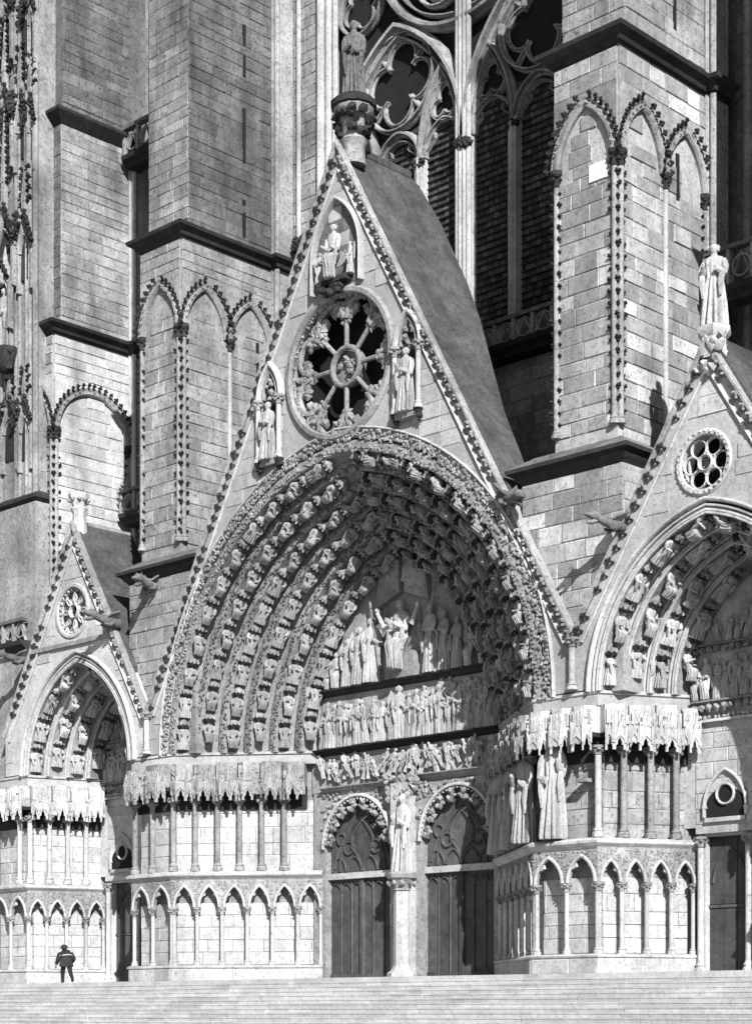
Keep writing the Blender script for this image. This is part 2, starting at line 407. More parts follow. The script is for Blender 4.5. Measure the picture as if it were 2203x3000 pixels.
# ================================================================== piers between the portals
PLZ, ARZ, LGZ, CAZ, TOPZ = .76, 3.3, 4.5, 7.95, 10.0
def canopy(th, fr, a0, a1, z0, z1, pj, r, m='light'):
    wd = a1 - a0; P = [(a0 + .01, -.5), (a0 + .02, pj * .6), (a0 + .26 * wd, pj), (a1 - .26 * wd, pj), (a1 - .02, pj * .6), (a1 - .01, -.5)]
    wp = [fr.p(a, b, 0) for a, b in P]; g = G()
    for i in range(1, 4):                           # three little cusped openings with gablets over them
        f2, l = seg(wp[i], wp[i + 1]); h = .58 * r.uniform(.9, 1.1)
        if r.random() < .85:
            poly = [(0, .06), (.17 * l, .06), (.18 * l, h * .40), (.31 * l, h * .46), (.36 * l, h * .72), (.5 * l, h * .95), (.64 * l, h * .72), (.69 * l, h * .46), (.82 * l, h * .40), (.83 * l, .06), (l, .06), (l, h + .3), (0, h + .3)]
        else: poly = [(0, h * .3), (.3 * l, h * .62), (.62 * l, h * .5), (l, h * .72), (l, h + .3), (0, h + .3)]
        g.slab(f2, [(a, z0 + z) for a, z in poly], [], -.09, 0.0)
        k = r.uniform(.3, .6)
        g.slab(f2, [(.04 * l, z0 + h * .7), (.5 * l, z0 + h * 1.05), (.96 * l, z0 + h * .7), (.5 * l, z0 + h + k)], [], 0, .045)
        for q in range(3): g.slab(f2, [((.12 + .28 * q) * l, z0 + h + .38), ((.32 + .28 * q) * l, z0 + h + .38), ((.32 + .28 * q) * l, z0 + h + .75), ((.22 + .28 * q) * l, z0 + h + .92), ((.12 + .28 * q) * l, z0 + h + .75)], [], -.2, -.055 + r.uniform(-.03, .03))
        for aa in (.02, l - .02):
            if r.random() < .75: t0 = z0 + h * .55; t1 = t0 + r.uniform(.3, .8); g.box(f2, aa - .035, aa + .035, -.02, .05, t0, t1); g.cone(f2.p(aa, .015, t1), .05, r.uniform(.04, .1), 4)
    pl_ = lambda k, e: [(p.x, p.y) for p in [fr.p(a0 + wd / 2 + (a - a0 - wd / 2) * e, b if b < 0 else b * k, 0) for a, b in P]]
    extr(g, pl_(.88, .97), z0 + .705, z0 + 1.2 + r.uniform(-.05, .05)); extr(g, pl_(.80, .98), z0 + 1.1, z1 - r.uniform(.0, .12))
    for q in range(4):                              # worn turrets of the upper tier
        aa = a0 + wd * (q + .5) / 4; bb = pj * (.66 if q in (0, 3) else .80); t1 = z1 - r.uniform(.15, .45); g.box(fr, aa - .07, aa + .07, bb - .1, bb + .035, z0 + 1.0, t1); g.cone(fr.p(aa, bb - .03, t1), .09, r.uniform(.03, .1), 4)
    for _ in range(7): g.blob(fr.p(r.uniform(a0 + .1, a1 - .1), pj * .8, r.uniform(z0 + .75, z1 - .4)), .07, r, fr)
    o = mk('canopy', g, m, th, 30)
    v = G().box(fr, a0 + .02, a1 - .02, -.52, -.34, z0 - .25, z0 + .7); extr(v, pl_(.8, .92), z0 + .56, z0 + .70)  # black back plate and ceiling: crust, plus the canopy's shade put into the colour
    mk('canopy_vault_shade', v, 'crust_and_shade', o, 30); return o
def arcade(th, fr, L, n, m='light', seed=0, detail=True, d=.34):
    bw = L / n; hw = bw / 2 - .11; rise = min(.95, hw * 2.1); r = random.Random(seed)
    for k in range(n + 1): column(th, fr, min(max(k * bw, .1), L - .1), -.10, PLZ, ARZ, .09, m, cap=.34, base=.24)
    poly = [(0, ARZ)]; arcs = []
    for k in range(n):
        p = arch_half(hw, rise, 8, ARZ, (k + .5) * bw); arcs.append(p); poly += p
    poly += [(L, ARZ), (L, LGZ), (0, LGZ)]
    g = G().slab(fr, poly, [], -.20, 0.0); sp = mk('spandrel', g, 'ash', th, 25)
    for p in arcs:
        g = G().sweep(fr, p, roll(.12, .09)); q = arch_half(hw - .1, rise - .15, 8, ARZ, 0)
        c = (p[0][0] + p[-1][0]) / 2
        for i, s_ in ((5, 1), (len(p) - 6, -1)):    # cusps of the trefoil head
            a, z = p[i]; g.slab(fr, [(a - .1 * s_, z + .16), (a - .06 * s_, z - .2), (c - s_ * hw * .42, z - .12), (c - s_ * hw * .44, z + .02)], [], -.16, -.02)
        mk('arch', g, m, sp)
    if detail:
        g = G()
        for _ in range(int(90 * n)):
            a, z = r.uniform(.03, L - .03), r.uniform(ARZ + .15, LGZ - .06)
            k = int(a / bw); dx = abs(a - (k + .5) * bw)
            if dx < hw and z < ARZ + rise * sqrt(max(0, 1 - (dx / hw) ** 1.6)) + .09: continue
            g.blob(fr.p(a, .0, z), (.045, .04, .045), r, fr)
        if g.v: mk('leaf_carving', g, 'mid', sp, kind='stuff')
def pier(th, path, back, faces, seed=1, m='light'):
    r = random.Random(seed); body = offset(path, -.52)
    mk('core', extr(G(), body + back, 0, TOPZ + .3), 'ash', th)
    mk('plinth', G().plan(path, [(-.56, 0), (.10, 0), (.10, .60), (.16, .64), (.17, .70), (.08, PLZ), (-.56, PLZ)], 0), m, th)
    mk('ledge', G().plan(path, [(-.56, LGZ - .02), (.0, LGZ - .02), (.05, LGZ + .06), (.16, LGZ + .12), (.20, LGZ + .17), (.20, LGZ + .26), (.02, LGZ + .36), (-.56, LGZ + .36)], 0), m, th)
    mk('top_ledge', G().plan(path, [(-.56, TOPZ - .12), (-.04, TOPZ - .12), (.04, TOPZ - .06), (.04, TOPZ + .04), (-.56, TOPZ + .10)], 0), m, th)
    mk('springer_course', G().plan(path, [(-.56, TOPZ - .5), (-.02, TOPZ - .5), (.0, TOPZ - .12), (-.56, TOPZ - .12)], 0), 'gable', th)
    for (p, q), fc in zip(zip(path, path[1:]), faces):
        if not fc: continue
        fr, L = seg(p, q); s0 = fc.get('trim', .0)
        ashlar(th, fr, 0, L, .06, .60, .54, 1.25, m, .095, .03, seed=seed)
        arcade(th, fr, L - s0, fc['arches'], m, seed + L, fc.get('detail', True))
        ashlar(th, fr, .1, L - .1, PLZ + .02, 3.5, .55, 1.0, 'light', -.52, .05, seed=seed, joint=.007)
        ashlar(th, fr, .1, L - .1, LGZ + .36, CAZ, .58, 1.0, 'ash' if not fc.get('pale') else 'light', -.52, .05, seed=seed + 3, joint=.006)
        for a in fc['cols']: column(th, fr, a, -.12, LGZ + .37, CAZ + .15, .125, fc.get('cm', 'mid'), cap=.34, base=.36)
        cc = fc['can']
        for a0, a1 in zip(cc, cc[1:]):
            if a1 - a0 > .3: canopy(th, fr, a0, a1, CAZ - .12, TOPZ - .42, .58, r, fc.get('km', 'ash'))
lw = lambda n, L, o=.0: [o + (L - o) * i / n for i in range(n + 1)]
MJ = sqrt(5.37 ** 2 + 16)
pl = thing('portal_pier', 'pale carved pier with slim columns left of the big double door', 'pier', (-11.7, 0, 0))
pier(pl, [(-14.6, 3.6), (-13.12, 0), (-10.32, 0), (-4.95, 4.0)], [(-5.4, 7.0), (-14.6, 7.0)],
     [None, dict(arches=2, cols=[.12, 1.35], can=[-.1, 1.35, 2.8], pale=1), dict(arches=6, cols=[.05 + i * .985 for i in range(6)], can=[.05 + i * .985 for i in range(7)], pale=1)], 3)
pr = thing('portal_pier', 'pale pier with headless statues right of the big double door', 'pier', (11.5, 0, 0))
pier(pr, [(4.95, 4.0), (10.03, 0), (12.96, 0), (14.8, 3.4)], [(14.0, 7.0), (5.4, 7.0)],
     [dict(arches=6, cols=[i * 1.07 + .2 for i in range(6)], can=[.1 + i * 1.05 for i in range(7)]), dict(arches=2, cols=[2.85], can=[0, .98, 1.95, 2.93], km='light', cm='light'),
      dict(arches=4, cols=[1.05, 2.1, 3.1], can=[.1, 1.05, 2.1, 3.1, 3.85], km='light')], 4)
pf = thing('portal_pier', 'sunlit white pier at far left beside the narrow dark doorway', 'pier', (-22.3, 0, 0))
pier(pf, [(-24.0, 0), (-21.0, 0), (-19.6, 3.6)], [(-19.9, 7.0), (-24.0, 7.0)],
     [dict(arches=2, cols=[2.2], can=[.2, 1.6, 3.0], km='light', cm='light', pale=1), dict(arches=4, cols=[.15, 1.1, 2.0, 2.9], can=[.1, 1.1, 2.0, 2.9, 3.7], pale=1, km='light', cm='light')], 5)
px = thing('portal_pier', 'pier closing the right portal on its far side, at the right edge', 'pier', (22.6, 0, 0))
pier(px, [(20.2, 3.4), (22.0, 0), (24.6, 0)], [(24.6, 7), (20.2, 7)], [dict(arches=3, cols=[.6, 1.6, 2.6], can=[.1, .9, 1.8, 2.6, 3.3]), dict(arches=2, cols=[.1], can=[0, 1.3, 2.6])], 6)

# ================================================================== deep carved arches of the portals
def portal_arch(th, cx, w0, h0, y0, w1, h1, y1, n, step, figs, seed, zs=TOPZ, plain=False):
    r = random.Random(seed); lp = lambda a, b_, t: a + (b_ - a) * t
    fr = FRONT
    def curve(t, dw=0.0, dy=0.0):
        ww = lp(w0, w1, t) + dw; hh = lp(h0, h1, t) + dw
        return [(a, z, lp(y0, y1, t) + dy) for a, z in arch_half(ww, hh, 18, zs, cx)]
    C3 = lambda c: [fr.p(a, -y, z) for a, z, y in c]
    for i in range(n):
        t0, t1 = i / n, (i + 1) / n; dw = (w1 - w0) / n; dy = (y1 - y0) / n; bw = min(.3, -dw * .36)
        cs = [curve(t0, .12, .10), curve(t0, .12, -.02), curve(t0, .0, -.07), curve(t0, -bw, -.04), curve(t0, -bw - .02, .18), curve(t0, -bw - .02, .46), curve(t0, dw * .60, dy * .50 + .46), curve(t0, dw * .90, dy * .9 + .18), curve(t1, .13, -.02), curve(t1, .0, .12)]
        av = mk('archivolt', G().loft([C3(c) for c in cs]), 'mid' if not plain else 'ash', th, 30)
        cu = curve(t0, -bw * .5, -.06); path = [(a, z) for a, z, y in cu]; yb = cu[0][2]
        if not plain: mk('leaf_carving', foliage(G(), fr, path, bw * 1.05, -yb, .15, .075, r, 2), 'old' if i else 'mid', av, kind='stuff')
        else:
            for dd in (.1, -bw * .4, -bw * .95): mk('roll_moulding', G().sweep(fr, [(a, z) for a, z, y in curve(t0, dd)], roll(.1, .09, -yb - .02)), 'light', av)
        ct = curve(t0, dw * .58, dy * .36); half = len(ct) // 2
        al = math.atan2(-dw * .62, dy * .8)
        for side in (0, 1):
            hp = ct[:half + 1] if side == 0 else ct[half:][::-1]
            hy = hp[0][2]; pts = along([(a, z) for a, z, y in hp], step, step * (.12 + .2 * (i % 2)))
            for k, (a, z, ta, tz) in enumerate(pts):
                if abs(a - cx) < .55: continue
                inx, inz = (tz, -ta) if side == 0 else (-tz, ta)      # towards the inside of the arch
                T = Vector((ta, 0, tz)); mvec = (Vector((inx, 0, inz)) * sin(pi / 2 - al * .9 + .25) + Vector((0, -1, 0)) * cos(pi / 2 - al * .9 + .25)).normalized()
                Y = -mvec; X = Y.cross(T).normalized(); rot = Matrix((X, Y, T)).transposed()
                base = Vector((a, hy, z)) + mvec * .06
                me = (r.choice(SEATM) if not plain else r.choice(SEAT)) if r.random() < figs else (r.choice(FIGM) if not plain else r.choice(FIG + ANG))
                mm = mx3(rot, base, 1) @ Matrix.Rotation(r.uniform(-.35, .35), 4, 'Z') @ Matrix.Diagonal((step * r.uniform(.92, 1.1), step * .95, step * r.uniform(.68, .76), 1)); put('figure', me, mm, av)
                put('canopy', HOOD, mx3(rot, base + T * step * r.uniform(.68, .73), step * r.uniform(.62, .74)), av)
ma = thing('portal_arch', 'huge deep pointed arch with rows of small carved figures', 'arch', (0, 0, 10))
portal_arch(ma, 0, 10.4, 11.4, .02, 4.95, 7.65, 4.0, 6, 1.40, .7, 21)
la = thing('portal_arch', 'smaller pointed arch with moulded rolls above the left doorway', 'arch', (-17.1, 0, 10))
portal_arch(la, -17.1, 4.0, 5.1, .02, 2.3, 3.9, 3.6, 4, 1.5, .4, 22, plain=True)
ra = thing('portal_arch', 'smaller pointed arch cut by the right edge of the view', 'arch', (17.5, 0, 10))
portal_arch(ra, 17.5, 4.6, 5.6, .02, 2.7, 4.2, 3.4, 4, 1.55, .4, 23, plain=True)

# ================================================================== gables
def gable(th, cx, hl, hr, zf, za, aw, ah, rose, stones, m='gable', zs=TOPZ, thick=.8, crock=.46, cm=('crust_and_shade', 'mid'), lim=300):
    fr = FRONT; e = (ah * ah - aw * aw) / (2 * aw); rr = aw + e
    inside = lambda a, z, mg=.0: abs(a - cx) < aw + mg and z < zs + sqrt(max(0, (rr + mg) ** 2 - (abs(a - cx) + e) ** 2))
    outer = [(cx - hl, zs + .1), (cx - aw, zs + .1)] + [p for p in arch_half(aw, ah, 18, zs, cx) if p[1] > zs + .12] + [(cx + aw, zs + .1), (cx + hr, zs + .1), (cx + hr, zf), (cx, za), (cx - hl, zf)]
    holes = [circ(rose[0], rose[1], rose[2], 32)[::-1]] if rose else []
    mk('wall', G().slab(fr, outer, holes, -thick, 0.0), m, th, 20)
    sl = (za - zf) / hl; sr = (za - zf) / hr; ln = sqrt(1 + sl * sl); lr = sqrt(1 + sr * sr)
    pls = [(-sl / ln, 1 / ln, (-sl * (cx - hl) + zf) / ln - .62), (sr / lr, 1 / lr, (sr * (cx + hr) + zf) / lr - .62)]
    ashlar(th, fr, cx - hl, cx + hr, zs + .2, za, stones[0], stones[1], m, 0.0, .03, pls,
           lambda a, z: inside(a, z, .35) or (rose and math.hypot(a - rose[0], z - rose[1]) < rose[2] + .22), .012, lim)
    rake = [(cx - hl, zf), (cx, za), (cx + hr, zf)]
    cop = mk('coping', G().sweep(fr, rake, [(-.06, -.02), (-.06, .10), (.0, .2), (.08, .2), (.12, .12), (.12, -.10), (-.02, -.10)]), 'ash', th, 30)
    mk('inner_moulding', G().sweep(fr, rake, roll(.12, .12, 0) if crock < .4 else [(-.52, 0), (-.52, .08), (-.46, .12), (-.40, .08), (-.40, 0)]), 'light', th)
    for side in (0, 1):
        pp = rake[:2] if side == 0 else rake[1:]
        for a, z, ta, tz in along(pp, crock, crock * .6):
            if abs(a - cx) < .25 or R.random() < .05: continue
            nx, nz_ = -tz, ta; t = -.25
            rot = Matrix((Vector((ta, 0, tz)), Vector((0, 1, 0)), Vector((-tz, 0, ta)))).transposed()
            put('crocket', CR[cm[side]][R.randrange(3)], mx3(rot, fr.p(a + nx * t, .0, z + nz_ * t), (.82 + .35 * side) * R.uniform(.75, 1.15)), th)  # left-rake knobs coloured black: crust, plus painted shade of the gaps between them
    return inside
mg = thing('gable', 'tall steep central stone gable with a big rose and dark roof', 'gable', (0, 0, 10))
gable(mg, 0, 11.9, 11.9, 12.05, 33.36, 10.62, 11.62, (0.1, 24.6, 2.85), (.62, 1.15), crock=.46)
lg = thing('gable', 'small sunlit gable with a tiny blind rose at far left', 'gable', (-17.4, 0, 10))
gable(lg, -17.4, 5.4, 5.4, 12.0, 21.3, 4.3, 5.35, (-17.45, 17.35, 1.15), (.6, 1.3), m='light', crock=.5, cm=('crust_and_shade', 'mid'), lim=120)
rg = thing('gable', 'pale gable with small rose window at the right edge', 'gable', (17.55, 0, 10))
gable(rg, 17.55, 5.65, 5.65, 12.05, 21.15, 4.85, 5.8, (17.4, 17.15, .98), (.62, 1.25), m='light', crock=.52, cm=('crust_and_shade', 'mid'), lim=120)
for th, x in ((mg, -11.9), (mg, 11.9)): column(th, FRONT, x, .12, 10.15, 12.0, .13, 'light', cap=.35, base=.25)
# foliated hood round the big arch, plain hoods round the small ones
mk('leaf_carving', foliage(G(), FRONT, arch_half(10.75, 11.75, 24, TOPZ, 0), .42, .05, .15, .10, R, 3), 'mid', ma, kind='stuff')
mk('hood_moulding', G().sweep(FRONT, arch_half(11.02, 12.0, 24, TOPZ, 0), roll(.10, .14)), 'light', ma)
for th, cx, w_, h in ((la, -17.1, 4.3, 5.4), (ra, 17.5, 4.9, 5.9)):
    mk('hood_moulding', G().sweep(FRONT, arch_half(w_, h, 20, TOPZ, cx), roll(.16, .2)), 'light', th)
mk('leaf_carving', foliage(G(), FRONT, arch_half(4.12, 5.22, 20, TOPZ, -17.1), .12, .0, .22, .07, R, 1), 'crust_and_shade', la, kind='stuff')
g = G().box(FRONT, -20.6, -14.2, 0, .14, 15.72, 15.92); mk('string_course', g, 'mid', lg)
# hanging foliage fringe under the right rake of the central gable
# porch roofs behind the gables
def roof(th, cx, za, sl, right, left, y0=.8):
    for pts in (right, left):
        vs = [Vector((x, y, za - sl * abs(x - cx))) for x, y in pts]; n = len(vs); dn = Vector((0, 0, -.25))
        g = G().add(vs + [v + dn for v in vs], [list(range(n)), [n + i for i in range(n)][::-1]] + [[i, (i + 1) % n, n + (i + 1) % n, n + i] for i in range(n)])
        mk('roof', g, 'roof', th, 25)
roof(mg, 0, 33.72, 1.791, [(-.1, .1), (-.1, 4.3), (.4, 4.35), (1.4, 4.6), (3.1, 4.35), (4.1, 3.95), (5.4, 3.15), (6.65, 2.4), (8.1, 1.98), (8.6, 1.85), (8.75, .1)],
     [(0, .3), (0, 4.3), (-1.4, 4.6), (-4.1, 3.95), (-6.65, 2.4), (-11.6, .9), (-11.75, .3)])
roof(lg, -17.4, 21.6, 1.722, [(-17.4, .1), (-17.4, 3.4), (-15.7, 3.4), (-14.0, 1.2), (-13.2, .8), (-13.1, .1)], [(-17.4, .3), (-17.4, 3.4), (-19, 3.4), (-22.6, 1.0), (-22.7, .3)])
roof(rg, 17.55, 21.5, 1.61, [(17.55, .1), (17.55, 3.2), (20.5, 3.2), (23.1, .9), (23.1, .3)], [(17.55, .3), (17.55, 3.2), (14.2, 3.0), (12.3, .8), (12.0, .3)])
g = G().box(FRONT, -17.5, -17.3, -3.4, -.8, 21.25, 21.55); mk('ridge', g, 'mid', lg)

# ================================================================== rose windows in the gables
def rose(th, ca, cz, r0, spokes, seed, big):
    fr = FRONT; rs = random.Random(seed)
    ro = mk('rose', G().sweep(fr, circ(ca, cz, r0 + .06, 40), [(-.16, -.5), (-.16, .04), (-.06, .16), (.1, .16), (.16, .06), (.16, -.02)] if big else [(-.08, -.4), (-.08, .03), (-.03, .08), (.1, .08), (.14, .03), (.14, -.02)], True), 'light' if not big else 'mid', th)
    mk('back_wall', G().slab(fr, circ(ca, cz, r0 + .1, 32), [], -1.5 if seed != 33 else -.5, -1.3 if seed != 33 else -.3), 'dark' if seed != 33 else 'ash', ro)
    mk('leaf_carving', foliage(G(), fr, circ(ca, cz, r0 - .02, 40) + [(ca + r0 - .02, cz)], .3 if big else .1, -.08, .16, .10 if big else .05, rs, 2), 'mid' if big else 'light', ro, kind='stuff')
    ri = r0 * .27
    hub = mk('hub', G().sweep(fr, circ(ca, cz, ri, 24), roll(.2 if big else .07, .2, -.45 if big else -.2), True), 'mid' if big else 'light', ro)
    g = G(); 
    for _ in range(16):
        t, q = rs.random() * 6.28, rs.random() * ri * .8; g.blob(fr.p(ca + q * cos(t), -.5 if big else -.26, cz + q * sin(t)), .13 if big else .05, rs, fr)
    g.slab(fr, circ(ca, cz, ri, 24), [], -.75 if big else -.4, -.6 if big else -.3); mk('hub_carving', g, 'mid', hub)
    for k in range(spokes):
        t = pi / 2 + 2 * pi * k / spokes; c, s_ = cos(t), sin(t); re = r0 * (.62 if big else .72)
        if big:
            p = lambda q, o=0.0, b=-.4: fr.p(ca + q * c - o * s_, b, cz + q * s_ + o * c)
            g = G().tube([p(ri + .05), p(re)], .10, 8); sp = mk('spoke', g, 'mid', ro)
            g = G()
            for o in (-.14, 0, .14):
                g.blob(p(re + .02, o), .13, rs, fr); g.blob(p(re + .2, o * 1.6), .12, rs, fr)
            mk('spoke_capital', g, 'mid', sp)
        # trefoil arch between two spokes
        t2 = t + pi / spokes; q = 2 * pi / spokes
        ar = []
        for i in range(13):
            v = -1 + 2 * i / 12; tt = t2 + v * q * .5 * .92; rad_ = re + (r0 * .98 - re) * sqrt(max(0, 1 - v * v * .98))
            ar.append((ca + rad_ * cos(tt), cz + rad_ * sin(tt)))
        if big:
            g = G().sweep(fr, ar, roll(.24, .2, -.42)); tr = mk('foil', g, 'mid', ro)
            g = G()
            for i in (2, 3, 4, 8, 9, 10): g.blob(fr.p(ar[i][0] * .86 + .14 * ca, -.4, ar[i][1] * .86 + .14 * cz), .2, rs, fr)
            for _ in range(16):
                tt = t + rs.uniform(-.22, .22); q2 = r0 * rs.uniform(.78, .97); g.blob(fr.p(ca + q2 * cos(tt), -.38, cz + q2 * sin(tt)), .17, rs, fr)
            mk('foil_carving', g, 'mid', tr, kind='stuff')
        else:
            rc = r0 * .60; cc = circ(ca + rc * cos(t2), cz + rc * sin(t2), r0 * .31, 16)
            mk('foil', G().sweep(fr, cc, roll(.07, .12, -.2), True), 'light', ro)
    return ro
rose(mg, .1, 24.6, 2.85, 8, 31, True)
ro = rose(rg, 17.4, 17.15, .98, 6, 32, False)
ro = rose(lg, -17.45, 17.35, 1.15, 8, 33, False)
g = G()
for k in range(26):                                 # radial pegs of the blind rose at the far left
    t = 2 * pi * k / 26; g.blob(FRONT.p(-17.45 + 1.02 * cos(t), -.05, 17.35 + 1.02 * sin(t)), .08, R, FRONT)
mk('bead', g, 'light', ro)
for th, ca, cz, rr in ((rg, 17.4, 17.15, 1.02), ):
    g = G()
    for k in range(30):
        t = 2 * pi * k / 30; g.blob(FRONT.p(ca + rr * cos(t), .08, cz + rr * sin(t)), .06, R, FRONT)
    mk('bead', g, 'light', ro)
# niches on the central gable
def niche(th, ca, hw, z0, z1, ztop, seed):
    fr = FRONT; rs = random.Random(seed)
    for s_ in (-1, 1):
        column(th, fr, ca + s_ * hw, .22, z0, z1, .11, 'light', cap=.42, base=.3)
        g = G()
        for k in range(5): g.blob(fr.p(ca + s_ * hw + rs.uniform(-.1, .1), .18, z0 - .05 - .09 * k), .2 - .03 * k, rs, fr)
        mk('bracket', g, 'crust_and_shade', th)
    p = arch_half(hw + .05, ztop - z1, 10, z1, ca)
    mk('arch', G().sweep(fr, p, roll(.22, .3, 0)), 'light', th); mk('arch', G().sweep(fr, arch_half(hw - .2, ztop - z1 - .28, 10, z1, ca), roll(.12, .2, 0)), 'mid', th)
    mk('back_wall', G().slab(fr, arch_half(hw - .1, ztop - z1 - .1, 10, z1, ca) + [(ca + hw - .1, z1 - .8), (ca - hw + .1, z1 - .8)], [], .0, .035), 'crust_and_shade', th)
    g = G(); [g.blob(fr.p(ca + rs.uniform(-.3, .3), .1, z1 - .1 + rs.uniform(0, ztop - z1 - .5)), .14, rs, fr) for _ in range(8)]; mk('niche_carving', g, 'mid', th)
nr = mk('niche', G().box(FRONT, 3.4, 4.5, .0, .3, 21.55, 21.75), 'mid', mg); niche(nr, 3.95, .62, 21.8, 24.4, 25.7, 1)
nl = mk('niche', G().box(FRONT, -4.35, -3.35, .0, .3, 21.3, 21.5), 'mid', mg); niche(nl, -3.85, .62, 21.5, 24.1, 25.5, 2)
# pointed niche at the top with its relief
p = arch_half(1.35, 2.3, 10, 28.9, .05)
nt_ = mk('niche', G().sweep(FRONT, [(-1.3, 27.6)] + p + [(1.4, 27.6)], roll(.16, .3)), 'gable', mg)
mk('back_wall', G().slab(FRONT, [(-1.25, 27.7)] + arch_half(1.25, 2.2, 10, 28.9, .05) + [(1.35, 27.7)], [], .005, .03), 'old', nt_)
g = G().box(FRONT, -.75, .85, 0, .45, 27.75, 27.95); [g.blob(FRONT.p(R.uniform(-.6, .7), .3, 27.6 + R.uniform(-.2, .1)), .2, R, FRONT) for _ in range(10)]; mk('bracket', g, 'crust_and_shade', nt_)
TOPF = figure(7, m='old', hi=True)
def statue(label, me, fr, a, b, z, h, cat='statue', group=None, name='statue', slim=.85, twist=0.0):
    rot = fr.mat3() @ Matrix.Rotation(twist, 3, 'Z')
    o = put(name, me, mx3(rot, fr.p(a, b, z), 1) @ Matrix.Diagonal((h * slim, h * slim, h, 1))); return tag(o, label, cat, group)
statue('weathered crowned seated figure in the niche under the gable tip', SEAT[1], FRONT, .05, .28, 27.9, 2.3)
for s_ in (-1, 1): statue('small kneeling figure %s the seated figure under the gable tip' % ('left of' if s_ < 0 else 'right of'), ANG[s_ + 1], FRONT, .05 + s_ * .85, .22, 27.95, 1.25, twist=-s_ * .6)
statue('standing stone figure in the arched niche right of the central rose', BIG[2], FRONT, 3.95, .25, 21.76, 2.45)
statue('standing stone figure in the arched niche left of the central rose', BIG[3], FRONT, -3.85, .25, 21.52, 2.35)
# capital and statue standing on the tip of the central gable
fc = FRONT.p(.35, -.55, 0)
g = G().lathe(fc, [(.5, 32.6), (.45, 33.3), (.62, 33.55), (.45, 33.7), (.5, 34.0), (.78, 34.7), (.86, 34.9), (.86, 35.1), (.6, 35.3)], 12); cp = mk('capital', g, 'mid', mg)
g = G()
for k in range(44):
    t = R.random() * 6.28; zz = R.uniform(33.8, 34.7); q = .5 + (zz - 33.8) * .4; g.blob(fc + Vector((q * cos(t), q * sin(t), zz)), .2, R)
mk('leaf_carving', g, 'crust_and_shade', cp, kind='stuff')
mk('abacus', G().lathe(fc, [(.7, 34.75), (.92, 34.9), (.96, 35.1), (.7, 35.3), (.35, 35.45)], 12), 'crust_and_shade', cp)
statue('weathered standing statue on the tip of the central gable', TOPF, F((0, 0), (cos(.3), sin(.3))), .5, -.45, 35.3, 3.1, twist=.3, slim=.75)
# stub on the left gable and statue on the right gable
fl = FRONT.p(-17.35, -.3, 0)
g = G().lathe(fl, [(.38, 20.9), (.3, 21.9), (.42, 22.1), (.3, 22.2), (.5, 22.65), (.52, 22.8), (.3, 22.85)], 8); cp = mk('finial', g, 'light', lg)
g = G(); [g.blob(fl + Vector((.42 * cos(t), .42 * sin(t), 22.5)), .13, R) for t in (0, .8, 1.6, 2.4, 3.2, 4, 4.8, 5.6)]; mk('leaf_carving', g, 'mid', cp)
fr_ = FRONT.p(17.6, -.3, 0)
g = G().lathe(fr_, [(.5, 20.6), (.45, 21.3), (.62, 21.5), (.62, 21.62), (.5, 21.7)], 6)
for k in range(30): g.blob(fr_ + Vector((R.uniform(-.55, .55), R.uniform(-.5, .2), R.uniform(20.0, 21.3))), .17, R)
mk('finial', g, 'light', rg)
statue('tall robed statue on the tip of the right gable', BIG[0], F((17.6, .3), (1, .25)), 0, 0, 21.7, 2.75)
# ================================================================== central tympanum
T = F((0, 4.0), (1, 0)); r = random.Random(50)
ty = thing('tympanum', 'carved Last Judgment relief in three tiers inside the huge arch', 'relief', (0, 4, 8.2))
mk('panel', G().slab(T, [(-5.6, 8.2), (5.6, 8.2), (5.6, 10)] + arch_half(5.2, 7.95, 16, 10, 0)[::-1] + [(-5.6, 10)], [], -.4, 0), 'mid', ty)
def ledge(th, fr, a0, a1, z, d=.42, m='crust_and_shade', h=.26):
    mk('ledge', G().loft([[fr.p(a, b, z + q) for b, q in ((0, -h), (d * .45, -h * .8), (d * .6, -h * .35), (d, -h * .2), (d, 0), (0, .02))] for a in (a0, a1)], closed=True, caps=True), m, th, 30)
ledge(ty, T, -4.95, 4.95, 12.55); ledge(ty, T, -5.2, 5.2, 10.02); ledge(ty, T, -4.9, -.6, 8.38, .3, 'mid', .22); ledge(ty, T, .5, 4.9, 8.5, .3, 'mid', .22)
def fig(th, me, fr, a, b, z, h, tilt=0.0, twist=0.0, flat=.75):
    rot = fr.mat3() @ Matrix.Rotation(tilt, 3, 'Y') @ Matrix.Rotation(twist, 3, 'Z')
    mm = Matrix.Translation(fr.p(a, b * .8, z)) @ rot.to_4x4() @ Matrix.Diagonal((h * .82, h * flat * .9, h, 1)); put('figure', me, mm, th)
mk('throne', G().box(T, -.75, .75, 0, .45, 12.55, 13.6).box(T, -.9, .9, 0, .12, 13.6, 15.4), 'mid', ty)
fig(ty, SEAT[0], T, 0, .45, 12.85, 3.05, flat=1)
for s_ in (-1, 1):                                  # raised arms, cross and lance, clouds over the head
    g = G().tube([T.p(s_ * .42, .35, 15.0), T.p(s_ * .8, .5, 14.7), T.p(s_ * 1.15, .55, 15.35)], [.15, .13, .08], 7); g.blob(T.p(s_ * 1.18, .55, 15.45), .13, r); mk('raised_arm', g, 'fig', ty)
    mk('lance', G().tube([T.p(s_ * 1.25, .3, 13.0), T.p(s_ * 1.9, .3, 16.4)], .06, 6), 'mid', ty)
    mk('baldachin', G().slab(T, [(s_ * .15, 16.1), (s_ * 1.5, 15.6), (s_ * 1.3, 17.0), (s_ * .2, 17.5)][::s_], [], 0, .3), 'mid', ty)
